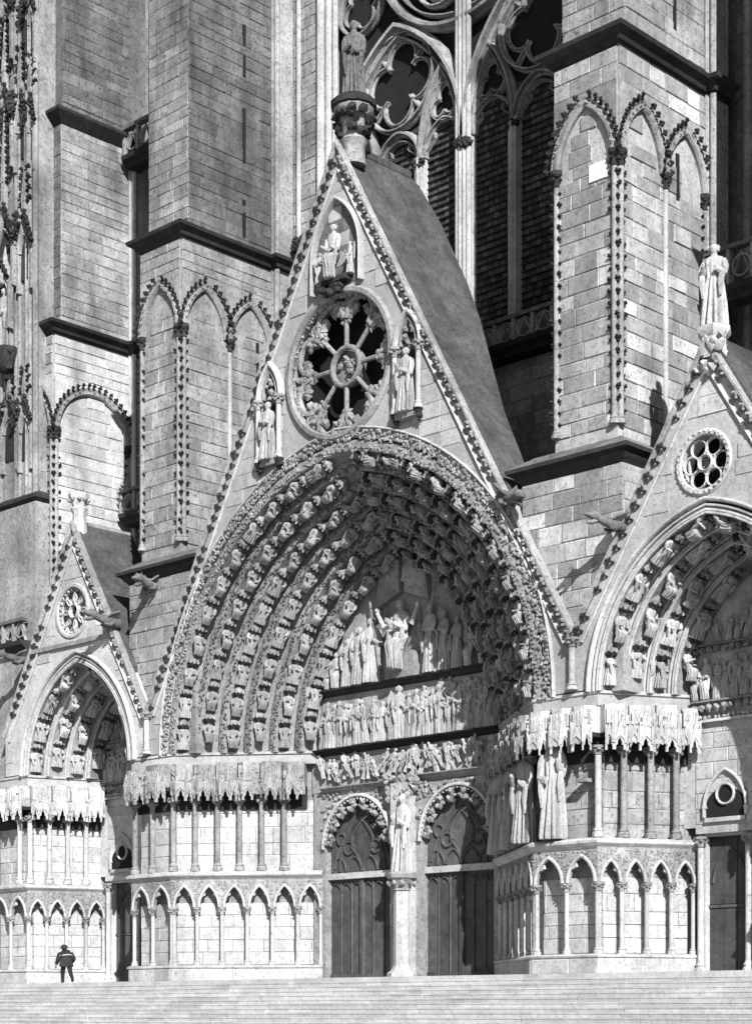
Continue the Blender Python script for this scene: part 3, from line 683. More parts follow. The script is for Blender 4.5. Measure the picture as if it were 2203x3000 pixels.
for a, h, me, tw in ((-1.75, 2.7, FIG[0], .5), (-2.5, 2.4, ANG[1], .4), (-3.2, 2.0, ANG[2], .3), (-3.9, 1.6, SEAT[2], .4), (1.55, 2.8, ANG[0], -.3), (2.3, 2.45, FIG[1], -.3), (3.0, 2.1, ANG[1], -.2), (3.75, 1.7, SEAT[3], -.3), (-4.4, 1.1, SEAT[1], .2), (4.4, 1.1, SEAT[4], -.2)):
    fig(ty, me, T, a, .3, 12.57, h, 0, tw)
for a, z in ((-.7, 16.3), (.75, 16.35), (0, 16.75)): fig(ty, ANG[r.randrange(3)], T, a, .25, z - .2, .95, r.uniform(-.5, .5))
a = -4.7                                            # middle tier: the procession
while a < 4.8:
    h = r.uniform(1.65, 2.0); me = r.choice(FIG + NUDE + NUDE)
    if abs(a) < .3: h, me = 2.2, ANG[0]
    fig(ty, me, T, a, r.uniform(.15, .32), 10.04, h, r.uniform(-.12, .12), r.uniform(-.8, .8)); a += r.uniform(.26, .4)
for k in range(16):
    fig(ty, r.choice(NUDE + FIG), T, r.uniform(1.2, 4.7), .1, 10.5 + r.uniform(0, .5), 1.4, r.uniform(-.5, .5), r.uniform(-1, 1))
a = -4.7                                            # lower tier: the dead rising
while a < 4.8:
    fig(ty, r.choice(NUDE), T, a, r.uniform(.1, .25), 8.5 + r.uniform(0, .3), r.uniform(.85, 1.2), r.uniform(-.6, .6), r.uniform(-1.2, 1.2), 1.0)
    if r.random() < .5:
        s_ = r.uniform(-.9, .9); fr2 = T; c0 = Vector((a + .2, 0, 9.0)); g = G()
        ca, sa = cos(s_), sin(s_); g.slab(T, [(a + .2 + x * ca - y * sa, 9.05 + x * sa + y * ca) for x, y in ((-.08, -.6), (.08, -.6), (.08, .6), (-.08, .6))], [], .0, .22); mk('tomb_lid', g, 'fig', ty)
    a += r.uniform(.24, .38)

# ================================================================== central double doorway
dw = thing('doorway', 'double church doorway with two dark wooden doors under round arches', 'doorway', (0, 4, 0))
DC = (-2.83, 2.83); DH = 1.93; DZ = 5.75
hol = []
for c in DC: hol += [(c - DH, 0.02)] + [(c + DH * cos(pi - pi * i / 16), DZ + 2.1 * sin(pi - pi * i / 16)) for i in range(17)] + [(c + DH, 0.02)]
mk('wall', G().slab(T, [(-5.5, 0.02)] + hol + [(5.5, 0.02), (5.5, 8.22), (-5.5, 8.22)], [], -.55, 0.0), 'mid', dw, 20)
g = G()
for _ in range(420):
    a, z = r.uniform(-4.9, 4.9), r.uniform(5.6, 8.2)
    if min(math.hypot(a - c, max(0, z - DZ)) for c in DC) < DH + .28: continue
    g.blob(T.p(a, .02, z), .10, r, T)
mk('leaf_carving', g, 'mid', dw, kind='stuff')
for c in DC:
    rp = [(c + (DH + .1) * cos(pi - pi * i / 20), DZ + 2.2 * sin(pi - pi * i / 20)) for i in range(21)]
    ar = mk('arch', G().sweep(T, rp, roll(.16, .16)), 'light', dw)
    g = G(); [g.blob(T.p(a, .1, z), .045, r, T) for a, z, ta, tz in along([(c + (a - c) * .95, DZ + (z - DZ) * .93) for a, z in rp], .2)]; mk('bead', g, 'light', ar)
    for k in range(8):                              # curled leaf brackets inside the arch
        t = pi * (k + .5) / 8; q = DH - .28; a, z = c + q * cos(t), DZ + 2.1 * q / DH * sin(t); s_ = 1 if a < c else -1
        g = G().tube([T.p(a - s_ * .12, -.05, z - .05), T.p(a, 0, z - .16), T.p(a + s_ * .12, .02, z - .03), T.p(a + s_ * .02, .04, z + .13)], [.15, .11, .09, .06], 6)
        g.blob(T.p(a + .05, .05, z + .16), .15, r); g.blob(T.p(a - s_ * .14, .02, z - .12), .15, r); g.blob(T.p(a + s_ * .18, .03, z), .10, r); mk('leaf_bracket', g, 'mid', ar)
    D = F((0, 4.32), (1, 0))
    mk('transom', G().box(T, c - DH, c + DH, -.42, -.12, 4.42, 4.68), 'light', dw)
    tp = [(c - DH, 4.6)] + [(c + DH * cos(pi - pi * i / 16), DZ + 2.1 * sin(pi - pi * i / 16)) for i in range(17)] + [(c + DH, 4.6)]
    ov = mk('overdoor', G().slab(D, tp, [], -.12, 0), 'wood', dw, 20)
    bars = [arch_half(1.35, 2.3, 12, 4.75, c), arch_half(.62, 1.0, 10, 5.9, c)]
    for q in range(4): bars.append(arch_half(.42, .62, 8, 4.75, c - 1.38 + .92 * q))
    for s_ in (-1, 1):
        bars.append([(c, 4.9), (c + s_ * .25, 5.35), (c + s_ * .62, 5.75), (c + s_ * .62, 6.2), (c, 6.95)])
        bars.append([(c + s_ * 1.7, 4.9), (c + s_ * 1.45, 5.6), (c + s_ * .75, 6.6), (c + s_ * .3, 7.3)]); bars.append(circ(c + s_ * .8, 5.75, .28, 14))
        bars.append(circ(c + s_ * 1.25, 6.15, .25, 14))
    for bpath in bars: mk('tracery_bar', G().sweep(D, bpath, roll(.09, .09)), 'wood', ov)
    for lf in (0, 1):                               # two leaves of vertical boards with carved heads
        x0 = c - DH + lf * DH; lfm = mk('door', G().box(D, x0 + .01, x0 + DH - .01, -.14, -.05, .03, 4.42), 'wood', dw)
        nb = 3
        for k in range(nb):
            mk('plank', G().box(D, x0 + .03 + k * (DH - .04) / nb, x0 + .01 + (k + 1) * (DH - .04) / nb, -.05, R.uniform(-.025, -.005), .3, 4.0), 'wood', lfm, 20)
            if k: mk('rib', G().sweep(D, [(x0 + .02 + k * (DH - .04) / nb, .15), (x0 + .02 + k * (DH - .04) / nb, 4.3)], roll(.07, .11, -.05)), 'wood', lfm)
            pth = arch_half((DH - .04) / nb / 2 - .03, .34, 6, 3.9, x0 + .02 + (k + .5) * (DH - .04) / nb); mk('carved_head', G().sweep(D, pth, roll(.06, .1, -.05)), 'wood', lfm)
        mk('bottom_rail', G().box(D, x0 + .02, x0 + DH - .02, -.05, .05, .08, .34), 'wood', lfm, 20); mk('edge_post', G().box(D, x0 + (DH - .1 if not lf else .01), x0 + (DH - .01 if not lf else .1), -.05, .1, .03, 4.4), 'wood', lfm, 20)
tr = mk('trumeau', G().box(T, -.52, .54, -.2, .42, 0.02, 8.2), 'light', dw, 20)
tc = T.p(.22, .5, 0)
mk('shaft', G().lathe(tc, [(.62, .01), (.62, .3), (.46, .42), (.36, .62), (.34, 3.7)], 8), 'light', tr, 20)
g = G().lathe(tc, [(.34, 3.68), (.40, 3.72), (.36, 3.8), (.5, 4.15), (.62, 4.22), (.62, 4.4), (.55, 4.48)], 8)
[g.blob(tc + Vector((.5 * cos(t), .5 * sin(t), 4.02)), .13, r) for t in [k * .785 for k in range(8)]]; mk('capital', g, 'mid', tr)
g = G()
for k in range(26): g.blob(T.p(r.uniform(-.9, .95), .15 + r.uniform(0, .3), r.uniform(7.6, 8.5)), .17, r, T)
mk('canopy_carving', g, 'mid', tr)
statue('pale robed statue with raised arm on the column between the two doors', BIG[1], T, .22, .5, 4.46, 3.2, slim=.74)

# headless jamb statues on the right pier
JR, JL = seg((4.95, 4.0), (10.03, 0))
wh = ['innermost headless statue in the shaded row right of the double door', 'second headless statue from the double door in the shaded row', 'middle headless statue of the shaded row right of the double door', 'shaded headless statue two places left of the big sunlit one', 'half-lit headless statue just left of the big sunlit headless statue']
for k in range(5): statue(wh[k], HEADLESS[k], JR, .75 + k * 1.16, .1, LGZ + .4, 3.5, group='headless statues on the right pier', twist=.5, slim=.72)
statue('biggest sunlit headless robed statue on the corner of the right pier', HEADLESS[2], F((10.03, 0), (1, 0)), .98, .08, LGZ + .4, 3.75, group='headless statues on the right pier', twist=.35, slim=.68)
g = G().box(F((10.03, 0), (1, 0)), 2.0, 2.5, -.36, .12, 6.85, 6.98); mk('bracket', g, 'mid', pr)

# ================================================================== left and right doorways behind their piers
def side_door(th, cx, y, hw, seed, q, off):
    Fd = F((0, y), (1, 0)); rs = random.Random(seed)
    mk('wall', G().slab(Fd, [(cx - hw - .6, 5.3), (cx + hw + .6, 5.3), (cx + hw + .6, TOPZ)] + arch_half(hw + .15, 4.2, 12, TOPZ, cx)[::-1] + [(cx - hw - .6, TOPZ)], [], -.4, 0), 'light', th, 20)
    ashlar(th, Fd, cx - hw, cx + hw, 5.4, 9.3, .6, 1.2, 'light', 0, .025, seed=seed, limit=60)
    ledge(th, Fd, cx - hw, cx + hw, 9.75, .4, 'mid', .3)
    g = G(); [g.blob(Fd.p(cx - hw + (i + .5) * hw / 9, .3, 9.5), .16, rs, Fd) for i in range(18)]; mk('scallop', g, 'mid', th)
    g = G().box(Fd, cx - hw, cx + hw, 0, .22, 9.0, 9.1); [g.blob(Fd.p(cx - hw + (i + .5) * hw / 14, .12, 9.2), .1, rs, Fd) for i in range(28)]; mk('scallop', g, 'light', th)
    for k in range(int(hw * 5)): fig(th, rs.choice(FIG + ANG + SEAT), Fd, cx - hw + .2 + k * .4, .2, 9.78, rs.uniform(1.3, 1.7), rs.uniform(-.1, .1), rs.uniform(-.6, .6))
    ledge(th, Fd, cx - hw, cx + hw, 11.75, .35, 'mid', .25)
    g = G(); [g.blob(Fd.p(cx - hw + (i + .5) * hw / 9, .28, 11.55), .15, rs, Fd) for i in range(18)]; mk('scallop', g, 'mid', th)
    for k in range(9): fig(th, rs.choice(FIG + ANG + SEAT), Fd, cx - 1.7 + k * .42, .2, 11.78, rs.uniform(.9, 1.3) * (1.2 if abs(k - 4) < 2 else .9), rs.uniform(-.2, .2), rs.uniform(-.6, .6))
    for s_ in (-1, 1):                              # two leaves either side of a central post
        c = cx + s_ * off
        for e in (-1, 1): mk('jamb', G().box(Fd, min(c + e * q, c + e * (q + .3)), max(c + e * q, c + e * (q + .3)), -.4, -.02, 0.02, 5.3), 'light', th, 20)
        mk('lintel', G().box(Fd, c - q - .3, c + q + .3, -.3, .16, 5.05, 5.28).box(Fd, c - q, c + q, -.3, .05, 4.95, 5.06), 'light', th, 20)
        for e in (-1, 1): column(th, Fd, c + e * (q + .12), .12, 0.02, 4.95, .12, 'light', cap=.4, base=.5)
        tre = arch_half(q * .95, .62, 10, 5.95, c); 
        mk('trefoil_window', G().slab(Fd, [(c - q * .95, 5.62)] + tre + [(c + q * .95, 5.62)], [], .02, .045), 'dark', th)
        hood = mk('trefoil_frame', G().sweep(Fd, [(c - q * 1.0, 5.62), (c - q * 1.0, 5.95)] + arch_half(q * 1.0, 1.35, 10, 5.95, c) + [(c + q * 1.0, 5.95), (c + q * 1.0, 5.62)], roll(.12, .14, .02)), 'light', th)
        mk('trefoil_frame', G().sweep(Fd, circ(c, 6.42, .36, 18), roll(.09, .12, .02), True), 'light', th); mk('trefoil_window', G().slab(Fd, circ(c, 6.42, .34, 18), [], .02, .05), 'dark', th)
        mk('sill', G().box(Fd, c - q * .95, c + q * .95, 0, .12, 5.45, 5.6), 'light', th, 20)
        lf = mk('door', G().box(Fd, c - q, c + q, -.42, -.3, .03, 4.96), 'wood', th)
        for k in range(3): mk('plank', G().box(Fd, c - q + .02 + k * 2 * q / 3, c - q - .02 + (k + 1) * 2 * q / 3, -.3, -.27, .1, 2.4).box(Fd, c - q + .02 + k * 2 * q / 3, c - q - .02 + (k + 1) * 2 * q / 3, -.3, -.27, 2.55, 4.9), 'wood', lf, 20)
        mk('rail', G().box(Fd, c - q, c + q, -.3, -.22, 2.42, 2.52), 'wood', lf, 20); mk('tracery_bar', G().sweep(Fd, arch_half(q * .8, 1.2, 8, 3.3, c), roll(.08, .08, -.28)), 'wood', lf)
    mk('post', G().box(Fd, cx - off + q + .3, cx + off - q - .3, -.3, .12, 0.02, 5.3), 'light', th, 20)
ld = thing('doorway', 'narrow dark doorway half hidden behind the left pier', 'doorway', (-17.1, 3.6, 0)); side_door(ld, -17.1, 3.6, 2.3, 61, .9, 1.15)
rd = thing('doorway', 'dark wooden door below a trefoil window at the right edge', 'doorway', (17.5, 3.4, 0)); side_door(rd, 17.5, 3.4, 2.75, 62, .88, 1.47)

# ================================================================== buttresses
def blind(th, fr, a0, a1, zb, zs, rise, first, last, cm='crust_and_shade', strip=True, smooth=()):
    hw = (a1 - a0) / 2; c = (a0 + a1) / 2
    p = arch_half(hw - .12, rise, 10, zs, c)
    ar = mk('blind_arch', G().sweep(fr, p, [(-.14, -.05), (-.14, .12), (-.06, .2), (.06, .2), (.1, .1), (.22, .16), (.26, .0), (.26, -.05)]), 'mid', th)
    for a, z, ta, tz in along(p, .30, .1):
        rot = Matrix((fr.u * ta + Vector((0, 0, tz)), -fr.n, fr.u * -tz + Vector((0, 0, ta)))).transposed()
        put('crocket', CR[cm][R.randrange(3)], mx3(rot, fr.p(a - tz * .22, .1, z + ta * .22), .85), ar)
        if R.random() < .6: put('crocket', CR['mid'][R.randrange(3)], mx3(rot, fr.p(a + tz * .06, .1, z - ta * .06), .6), ar)
    for a, sm in ((a0 + .1, first), (a1 - .1, last)):
        if not sm: continue
        column(th, fr, a, .06, zb, zs + .1, .11, 'light' if sm == 2 else 'mid', cap=.6, base=.3, capm='crust_and_shade')
        if sm == 1:
            for k in range(int((zs - zb) / .42)):
                for s_ in (-1, 1):
                    if R.random() < .88:
                        rot = fr.mat3(); put('crocket', CR[cm][R.randrange(3)], mx3(rot, fr.p(a + s_ * .17, .0, zb + .4 + k * .42), .62 * R.uniform(.7, 1.15)), ar)
def buttress(th, x0, x1, yf, yb, zb, zc, zt, zs, rise, m, mu, arches=True, slits=(), seed=1, fronts=1, flanks=2, low=None, pale=False, mf=None, mfu=None):
    fa, fb = F((0, yf), (1, 0)), F((x1, 0), (0, 1)); s = .42; mf = mf or m; mfu = mfu or mu
    mk('core', extr(G(), [(x0, yf), (x1, yf), (x1, yb), (x0, yb)], zb - .4, zc + .4), m, th, 20)
    mk('upper_core', extr(G(), [(x0, yf + s), (x1, yf + s), (x1, yb), (x0, yb)], zc, zt), mu, th, 20)
    path = [(x0, yb), (x0, yf), (x1, yf), (x1, yb - 1.0), (x1 + .34, yb - 1.0), (x1 + .34, yb)]
    def corn(z, k=1.0):
        mk('cornice', G().plan(path, [(-.2, -.1), (.04, -.1), (.08, .0), (.2 * k, .06), (.26 * k, .2), (.5 * k, .36), (.54 * k, .5), (-.2, .5)], z), 'crust_and_shade', th, 30)
        mk('weathering', G().plan(path, [(-.2, .495), (.5 * k, .495), (.48 * k, .52), (-s + .02, .98), (-s - .2, .98)], z), 'old', th, 30)
    corn(zc)
    mk('corner_shaft', G().box(FRONT, x1 - .05, x1 + .34, -yb, -(yb - 1.0), zb - .4, zt).tube([(x1 + .34, yb - 1.0, zb), (x1 + .34, yb - 1.0, zt)], .13, 8).tube([(x1 + .1, yb - 1.05, zb), (x1 + .1, yb - 1.05, zt)], .1, 8), 'ash' if not pale else 'light', th)
    zf = zs + rise + .15
    if arches:
        wf = (x1 - x0) / fronts; L = yb - 1.05 - yf; wl = L / flanks
        for k in range(fronts): blind(th, fa, x0 + k * wf, x0 + (k + 1) * wf, zb + .6, zs, rise, 1, 1)
        for k in range(flanks): blind(th, fb, yf + k * wl, yf + (k + 1) * wl, zb + .6, zs, rise * .95, 1 if k == 0 else 2, 1 if k == flanks - 1 else 0)
        for fr, L0, n, wd in ((fa, x0, fronts, wf), (fb, yf, flanks, wl)):
            poly = [(L0, zs)]
            for k in range(n): poly += arch_half(wd / 2 - .02, rise + .12, 8, zs, L0 + (k + .5) * wd)
            poly += [(L0 + n * wd, zs), (L0 + n * wd, zf + .25), (L0, zf + .25)]; mk('spandrel', G().slab(fr, poly, [], -.02, .085), m, th, 20)
        if pale is False or True:
            ashlar(th, fb, yf, yb - 1.05, zf + .25, zc - .1, .52, 1.05, m, .02, .075, seed=seed); ashlar(th, fa, x0, x1, zf + .25, zc - .1, .52, 1.05, mf, .02, .075, seed=seed + 1)
        inr = lambda n, L0, wd: (lambda a, z: z > zs and not any(abs(a - (L0 + (k + .5) * wd)) < (wd / 2 - .1) * sqrt(max(0, 1 - ((z - zs) / (rise * 1.02)) ** 2)) for k in range(n)))
        ashlar(th, fb, yf, yb - 1.05, zb + .55, zf, .58, 1.15, m, -.02, .06, hole=inr(flanks, yf, wl), seed=seed + 2)
        ashlar(th, fa, x0, x1, zb + .55, zf, .58, 1.05, mf, -.02, .06, hole=inr(fronts, x0, wf), seed=seed + 3)
    else:
        ashlar(th, fb, yf, yb - 1.05, zb, zc - .1, .55, 1.1, m, -.02, .06, seed=seed)
    ub = F((x1, 0), (0, 1)); uf = F((0, yf + s), (1, 0))
    sl = lambda a, z: any(abs(a - q[0]) < .14 and q[1] - .2 < z < q[2] + .2 for q in slits)
    ashlar(th, ub, yf + s, yb - 1.05, zc + .95, zt, .5, 1.15, mu, -.02, .05, hole=sl, seed=seed + 4); ashlar(th, uf, x0, x1, zc + .95, zt, .5, 1.0, mfu, -.02, .05, seed=seed + 5)
    for a, z0, z1 in slits: mk('slit', G().box(ub, a - .09, a + .09, -.4, .045 if z0 > zc else .06, z0, z1), 'dark', th)
    if low:                                         # wider lower body
        X0, X1, Y0, zl = low
        mk('lower_core', extr(G(), [(X0, Y0), (X1, Y0), (X1, yb), (X0, yb)], TOPZ, zl), m, th, 20)
        lp = [(X0, yb), (X0, Y0), (X1, Y0), (X1, yb)]
        mk('cornice', G().plan(lp, [(-.3, -.1), (.04, -.1), (.1, .0), (.2, .08), (.26, .2), (.46, .32), (.48, .46), (-.3, .46)], zl), 'crust_and_shade', th, 30)
        mk('weathering', G().plan(lp, [(-.3, .455), (.46, .455), (.44, .48), (-.3, .95), (-.4, .95)], zl), 'old', th, 30)
        ashlar(th, F((0, Y0), (1, 0)), X0, X1, TOPZ + 2, zl - .1, .6, .95, m, -.02, .06, seed=seed + 7); ashlar(th, F((X1, 0), (0, 1)), Y0, yb, TOPZ + 2, zl - .1, .6, .95, m, -.02, .06, seed=seed + 8)
br = thing('buttress', 'tall sunlit square buttress with crocketed blind arches right of the big window', 'buttress', (11.9, 3.5, 10))
buttress(br, 10.5, 13.3, .7, 7.15, 18.9, 32.95, 46, 29.1, 2.15, 'fresh', 'ash', slits=[(4.13, 34.7, 38), (4.3, 28.5, 30.2)], seed=1, low=(9.2, 13.75, .42, 18.1))
mk('notice', G().box(F((0, .7), (1, 0)), 12.1, 12.85, -.02, .085, 28.35, 28.95), 'white', br)
NP = F((0, .7), (1, 0)); g = G()
for st_ in ([(12.18, 28.55), (12.18, 28.75), (12.28, 28.55), (12.28, 28.75)], [(12.42, 28.74), (12.46, 28.65), (12.42, 28.55)], [(12.55, 28.72), (12.66, 28.72), (12.58, 28.64), (12.66, 28.62), (12.56, 28.56)], [(12.70, 28.72), (12.78, 28.72), (12.72, 28.58)]):
    for (a0, z0), (a1, z1) in zip(st_, st_[1:]):
        dx, dz = a1 - a0, z1 - z0; l_ = math.hypot(dx, dz); nx, nz_ = -dz / l_ * .009, dx / l_ * .009
        g.slab(NP, [(a0 + nx, z0 + nz_), (a0 - nx, z0 - nz_), (a1 - nx, z1 - nz_), (a1 + nx, z1 + nz_)], [], .08, .088)
mk('inscription', g, 'light', br)
bl = thing('buttress', 'tall square buttress with crocketed blind arches left of the central gable', 'buttress', (-11.9, 3.5, 10))
buttress(bl, -13.25, -10.5, .7, 7.15, 18.9, 32.95, 48, 29.0, 2.15, 'ash', 'old', slits=[(4.4, 34.0, 35.7), (4.4, 37.4, 39.9), (4.4, 41.3, 43.7), (5.2, 27.6, 29.4)], seed=2, low=(-13.75, -9.2, .42, 18.1), mfu='ash')
b2 = thing('buttress', 'buttress behind the small left gable with one broad pale blind arch', 'buttress', (-22.6, 4, 10))
buttress(b2, -24.4, -20.95, 1.5, 7.15, 14, 31.55, 41.9, 26.9, 2.3, 'light', 'ash', mf='ash', mfu='old', seed=3, fronts=1, flanks=1, pale=True)
F2, F2s = F((0, 2.2), (1, 0)), F((-20.95, 0), (0, 1))
mk('top_core', extr(G(), [(-24.4, 2.0), (-20.95, 2.0), (-20.95, 7.15), (-24.4, 7.15)], 41.8, 52), 'old', b2, 20)
mk('cornice', G().plan([(-24.4, 7), (-24.4, 1.9), (-20.95, 1.9), (-20.95, 6.2)], [(-.2, -.1), (.04, -.1), (.2, .06), (.5, .36), (.52, .5), (-.2, .9)], 41.9), 'crust_and_shade', b2, 30)
ashlar(b2, F2s, 2.0, 6.1, 42.9, 52, .5, 1.2, 'old', 0, .04)
b4 = thing('buttress', 'next buttress of the facade beyond the right edge of the view', 'buttress', (22.6, 4, 0))
buttress(b4, 20.95, 24.4, 1.0, 7.15, 14, 31.5, 46, 26.9, 2.3, 'ash', 'ash', arches=False, seed=4)

# ================================================================== wall and great window between the buttresses
YW = 7.2; WW = F((0, YW), (1, 0))
ww = thing('window_wall', 'stone wall framing the great traceried window above the central gable', 'wall', (0, 7.2, 10))
mk('wall', G().slab(WW, [(-10.6, 17), (10.6, 17), (10.6, 52), (-10.6, 52)], [[(-8.1, 27.3), (-8.1, 51), (8.1, 51), (8.1, 27.3)]], -1.2, 0), 'ash', ww, 20)
ashlar(ww, WW, -10.1, -8.35, 28, 50, .55, 1.0, 'ash', -.02, .05); ashlar(ww, WW, 1, 10.2, 18, 26, .6, 1.1, 'ash', -.02, .05)
for x, q in ((-9.75, .12), (-8.3, .2), (-8.0, .16), (-7.75, .14), (8.3, .2), (8.0, .16)): mk('shaft', G().tube([WW.p(x, .05 - (.0 if abs(x) > 8.2 else .35 * (8.3 - abs(x)) * 2), 24), WW.p(x, .05 - (.0 if abs(x) > 8.2 else .35 * (8.3 - abs(x)) * 2), 51)], q, 8), 'light', ww)
for x in (-9.75, -9.2):
    g = G(); [g.blob(WW.p(x + R.uniform(-.15, .15), .2, 34.2 + R.uniform(-.3, .3)), .22, R, WW) for _ in range(7)]; mk('capital', g, 'crust_and_shade', ww)
win = thing('tracery_window', 'great gothic window with pale stone tracery and dark leaded lights', 'window', (0, 7.4, 27.3))
WG = F((0, YW + .55), (1, 0))
mk('glazing', G().slab(WG, [(-8.2, 27.2), (8.2, 27.2), (8.2, 51), (-8.2, 51)], [], -.5, -.38), 'dark', win)
rw = random.Random(9); g = G()
zz = 27.4
while zz < 37.6:                                    # small dark panes between the saddle bars
    x = -8
    while x < 8:
        w_ = rw.uniform(.26, .36); g.box(WG, x + .02, x + w_ - .02, -.38, -.33 + rw.uniform(-.02, .02), zz + .02, zz + .26); x += w_
    zz += .3
mk('pane', g, 'glass', win, 20, kind='stuff')
g = G()
for k in range(35): g.box(WG, -8.1, 8.1, -.33, -.24, 27.36 + k * .3, 27.41 + k * .3)
mk('saddle_bar', g, 'crust_and_shade', win, 20, kind='stuff')
def bar(path, w_, d, closed=False, b=-.28, m='ash'): w_ *= .8; return mk('tracery_bar', G().sweep(WG, path, [(-w_ / 2, b), (-w_ / 2, b + d * .35), (-w_ * .22, b + d * .55), (-w_ * .16, b + d), (w_ * .16, b + d), (w_ * .22, b + d * .55), (w_ / 2, b + d * .35), (w_ / 2, b)], closed), m, win, 30)
for s_ in (-1, 1):
    for x in (2.67, 5.33):
        mu = mk('mullion', G().box(WG, s_ * x - .2, s_ * x + .2, -.3, .05, 27.3, 36.3).tube([WG.p(s_ * x - .14, .1, 27.3), WG.p(s_ * x - .14, .1, 36.2)], .08, 8).tube([WG.p(s_ * x + .14, .1, 27.3), WG.p(s_ * x + .14, .1, 36.2)], .08, 8).tube([WG.p(s_ * x, .14, 27.3), WG.p(s_ * x, .14, 36.2)], .11, 8), 'light', win)
        g = G(); [g.blob(WG.p(s_ * x + R.uniform(-.25, .25), .12, 36.0 + R.uniform(-.2, .2)), .15, R, WG) for _ in range(12)]; mk('capital', g, 'crust_and_shade', mu)
cm_ = mk('mullion', G().box(WG, -.36, .36, -.3, .16, 27.3, 36.3), 'light', win)
for x in (-.3, -.1, .12, .32): mk('roll_moulding', G().tube([WG.p(x, .2, 27.3), WG.p(x, .2, 44)], .12 if abs(x) > .2 else .15, 8), 'light', cm_)
g = G(); [g.blob(WG.p(R.uniform(-.45, .45), .28, 36.0 + R.uniform(-.25, .25)), .18, R, WG) for _ in range(18)]; mk('capital', g, 'crust_and_shade', cm_)
def foil(ca, cz, r0, n, ph, w_=.16):                # cusped circle
    lobes = []
    for k in range(n):
        t = ph + 2 * pi * k / n; cx_, cy_ = ca + r0 * .5 * cos(t), cz + r0 * .5 * sin(t); q = r0 * (.44 if n == 4 else .48)
        sp = pi * (.5 + 1 / n) - math.acos(min(1, r0 * .5 * sin(pi / n) / q))
        lobes.append([(cx_ + q * cos(t - sp + 2 * sp * i / 12), cy_ + q * sin(t - sp + 2 * sp * i / 12)) for i in range(13)])
    for lb in lobes: bar(lb, w_, .22)
for s_ in (-1, 1):
    X = lambda x: s_ * x
    grp = arch_half(4.0, 6.2, 16, 36.3, s_ * 4.0); bar(grp, .6, .62); bar(arch_half(3.6, 5.75, 16, 36.3, s_ * 4), .22, .4)
    bar(arch_half(1.33, 1.55, 10, 36.2, s_ * 4.0), .34, .42); bar(arch_half(1.1, 1.2, 10, 36.2, s_ * 4.0), .12, .28)
    for c in (1.34, 6.66):
        bar(arch_half(1.33, 3.7, 12, 36.2, s_ * c), .36, .46); bar(arch_half(1.1, 3.3, 12, 36.2, s_ * c), .12, .3)
        bar(arch_half(1.2, 1.45, 10, 36.2, s_ * c), .2, .3); foil(s_ * c, 38.35, .78, 3, pi / 2); bar(circ(s_ * c, 38.35, .82, 20), .12, .26, True)
        for q in (-1, 1): bar([(s_ * c + q * 1.05, 36.5), (s_ * c + q * .55, 36.95), (s_ * c + q * .62, 37.2)], .1, .2)
    for q in (-1, 1): bar([(s_ * 4 + q * 1.05, 36.5), (s_ * 4 + q * .5, 36.9), (s_ * 4 + q * .6, 37.15)], .1, .2)
    foil(s_ * 4.0, 40.05, 1.95, 4, .1 * s_, .24); bar(circ(s_ * 4.0, 40.05, 2.1, 28), .26, .4, True)
    for k in range(4):
        t = pi / 4 + .1 * s_ + k * pi / 2; bar([(s_ * 4 + .95 * cos(t), 40.05 + .95 * sin(t)), (s_ * 4 + 2.0 * cos(t), 40.05 + 2.0 * sin(t))], .3, .22)
bar(circ(0, 46.6, 5.2, 48), .55, .6, True); bar(circ(0, 46.6, 4.75, 48), .2, .4, True)
for k in range(6):
    t = -pi / 2 + (k + .5) * pi / 3; bar(circ(2.9 * cos(t), 46.6 + 2.9 * sin(t), 1.5, 24), .24, .4, True); foil(2.9 * cos(t), 46.6 + 2.9 * sin(t), 1.3, 4, t, .14)
for s_ in (-1, 1):
    bar(circ(s_ * 6.4, 44.4, 1.35, 24), .22, .36, True); foil(s_ * 6.4, 44.4, 1.2, 4, .4, .14)

def balustrade(label, fr, a0, a1, z, h, m='mid', n=None):
    t = thing('balustrade', label, 'balustrade', fr.p(a0, 0, z)); n = n or max(1, round((a1 - a0) / 1.0)); bw = (a1 - a0) / n
    mk('base_ledge', G().loft([[fr.p(a, b, z + q) for b, q in ((-.6, -.5), (.15, -.5), (.2, -.35), (.45, -.2), (.5, 0), (-.6, .05))] for a in (a0, a1)], closed=True, caps=True), 'crust_and_shade', t, 30)
    mk('rail', G().box(fr, a0, a1, .05, .4, z + h - .16, z + h), 'old', t, 20)
    for k in range(n):
        c = a0 + (k + .5) * bw; mk('tracery', G().sweep(fr, circ(c, z + h * .46, min(bw, h) * .38, 14), roll(.1, .14, .12), True).sweep(fr, [(c - bw / 2, z), (c, z + h * .8), (c + bw / 2, z)], roll(.09, .14, .1)), m, t)
        mk('post', G().box(fr, c - bw / 2 - .07, c - bw / 2 + .07, .08, .34, z, z + h - .16), m, t, 20)
balustrade('shaded pierced balustrade at the foot of the great window', F((0, 6.6), (1, 0)), -8.3, 9.9, 26.2, 1.1)
WL = F((0, 7.6), (1, 0))
wl_ = thing('recess_wall', 'dark recessed wall between the two left buttresses', 'wall', (-17, 7.6, 10)); mk('wall', G().box(WL, -21, -13, -1, 0, 10, 52), 'old', wl_, 20); ashlar(wl_, WL, -20.4, -13.3, 20, 50, .6, 1.2, 'old', -.01, .04, limit=200)
for k, rr in enumerate((3.4, 3.0, 2.6)): mk('arch', G().sweep(WL, [(-17.1 - rr, 28)] + arch_half(rr, rr * 1.15, 12, 35, -17.1) + [(-17.1 + rr, 28)], roll(.3, .3, -.05 * k)), 'mid', wl_)
balustrade('short balustrade high between the two left buttresses', F((0, 5.8), (1, 0)), -20.6, -13.3, 41.2, 1.5)
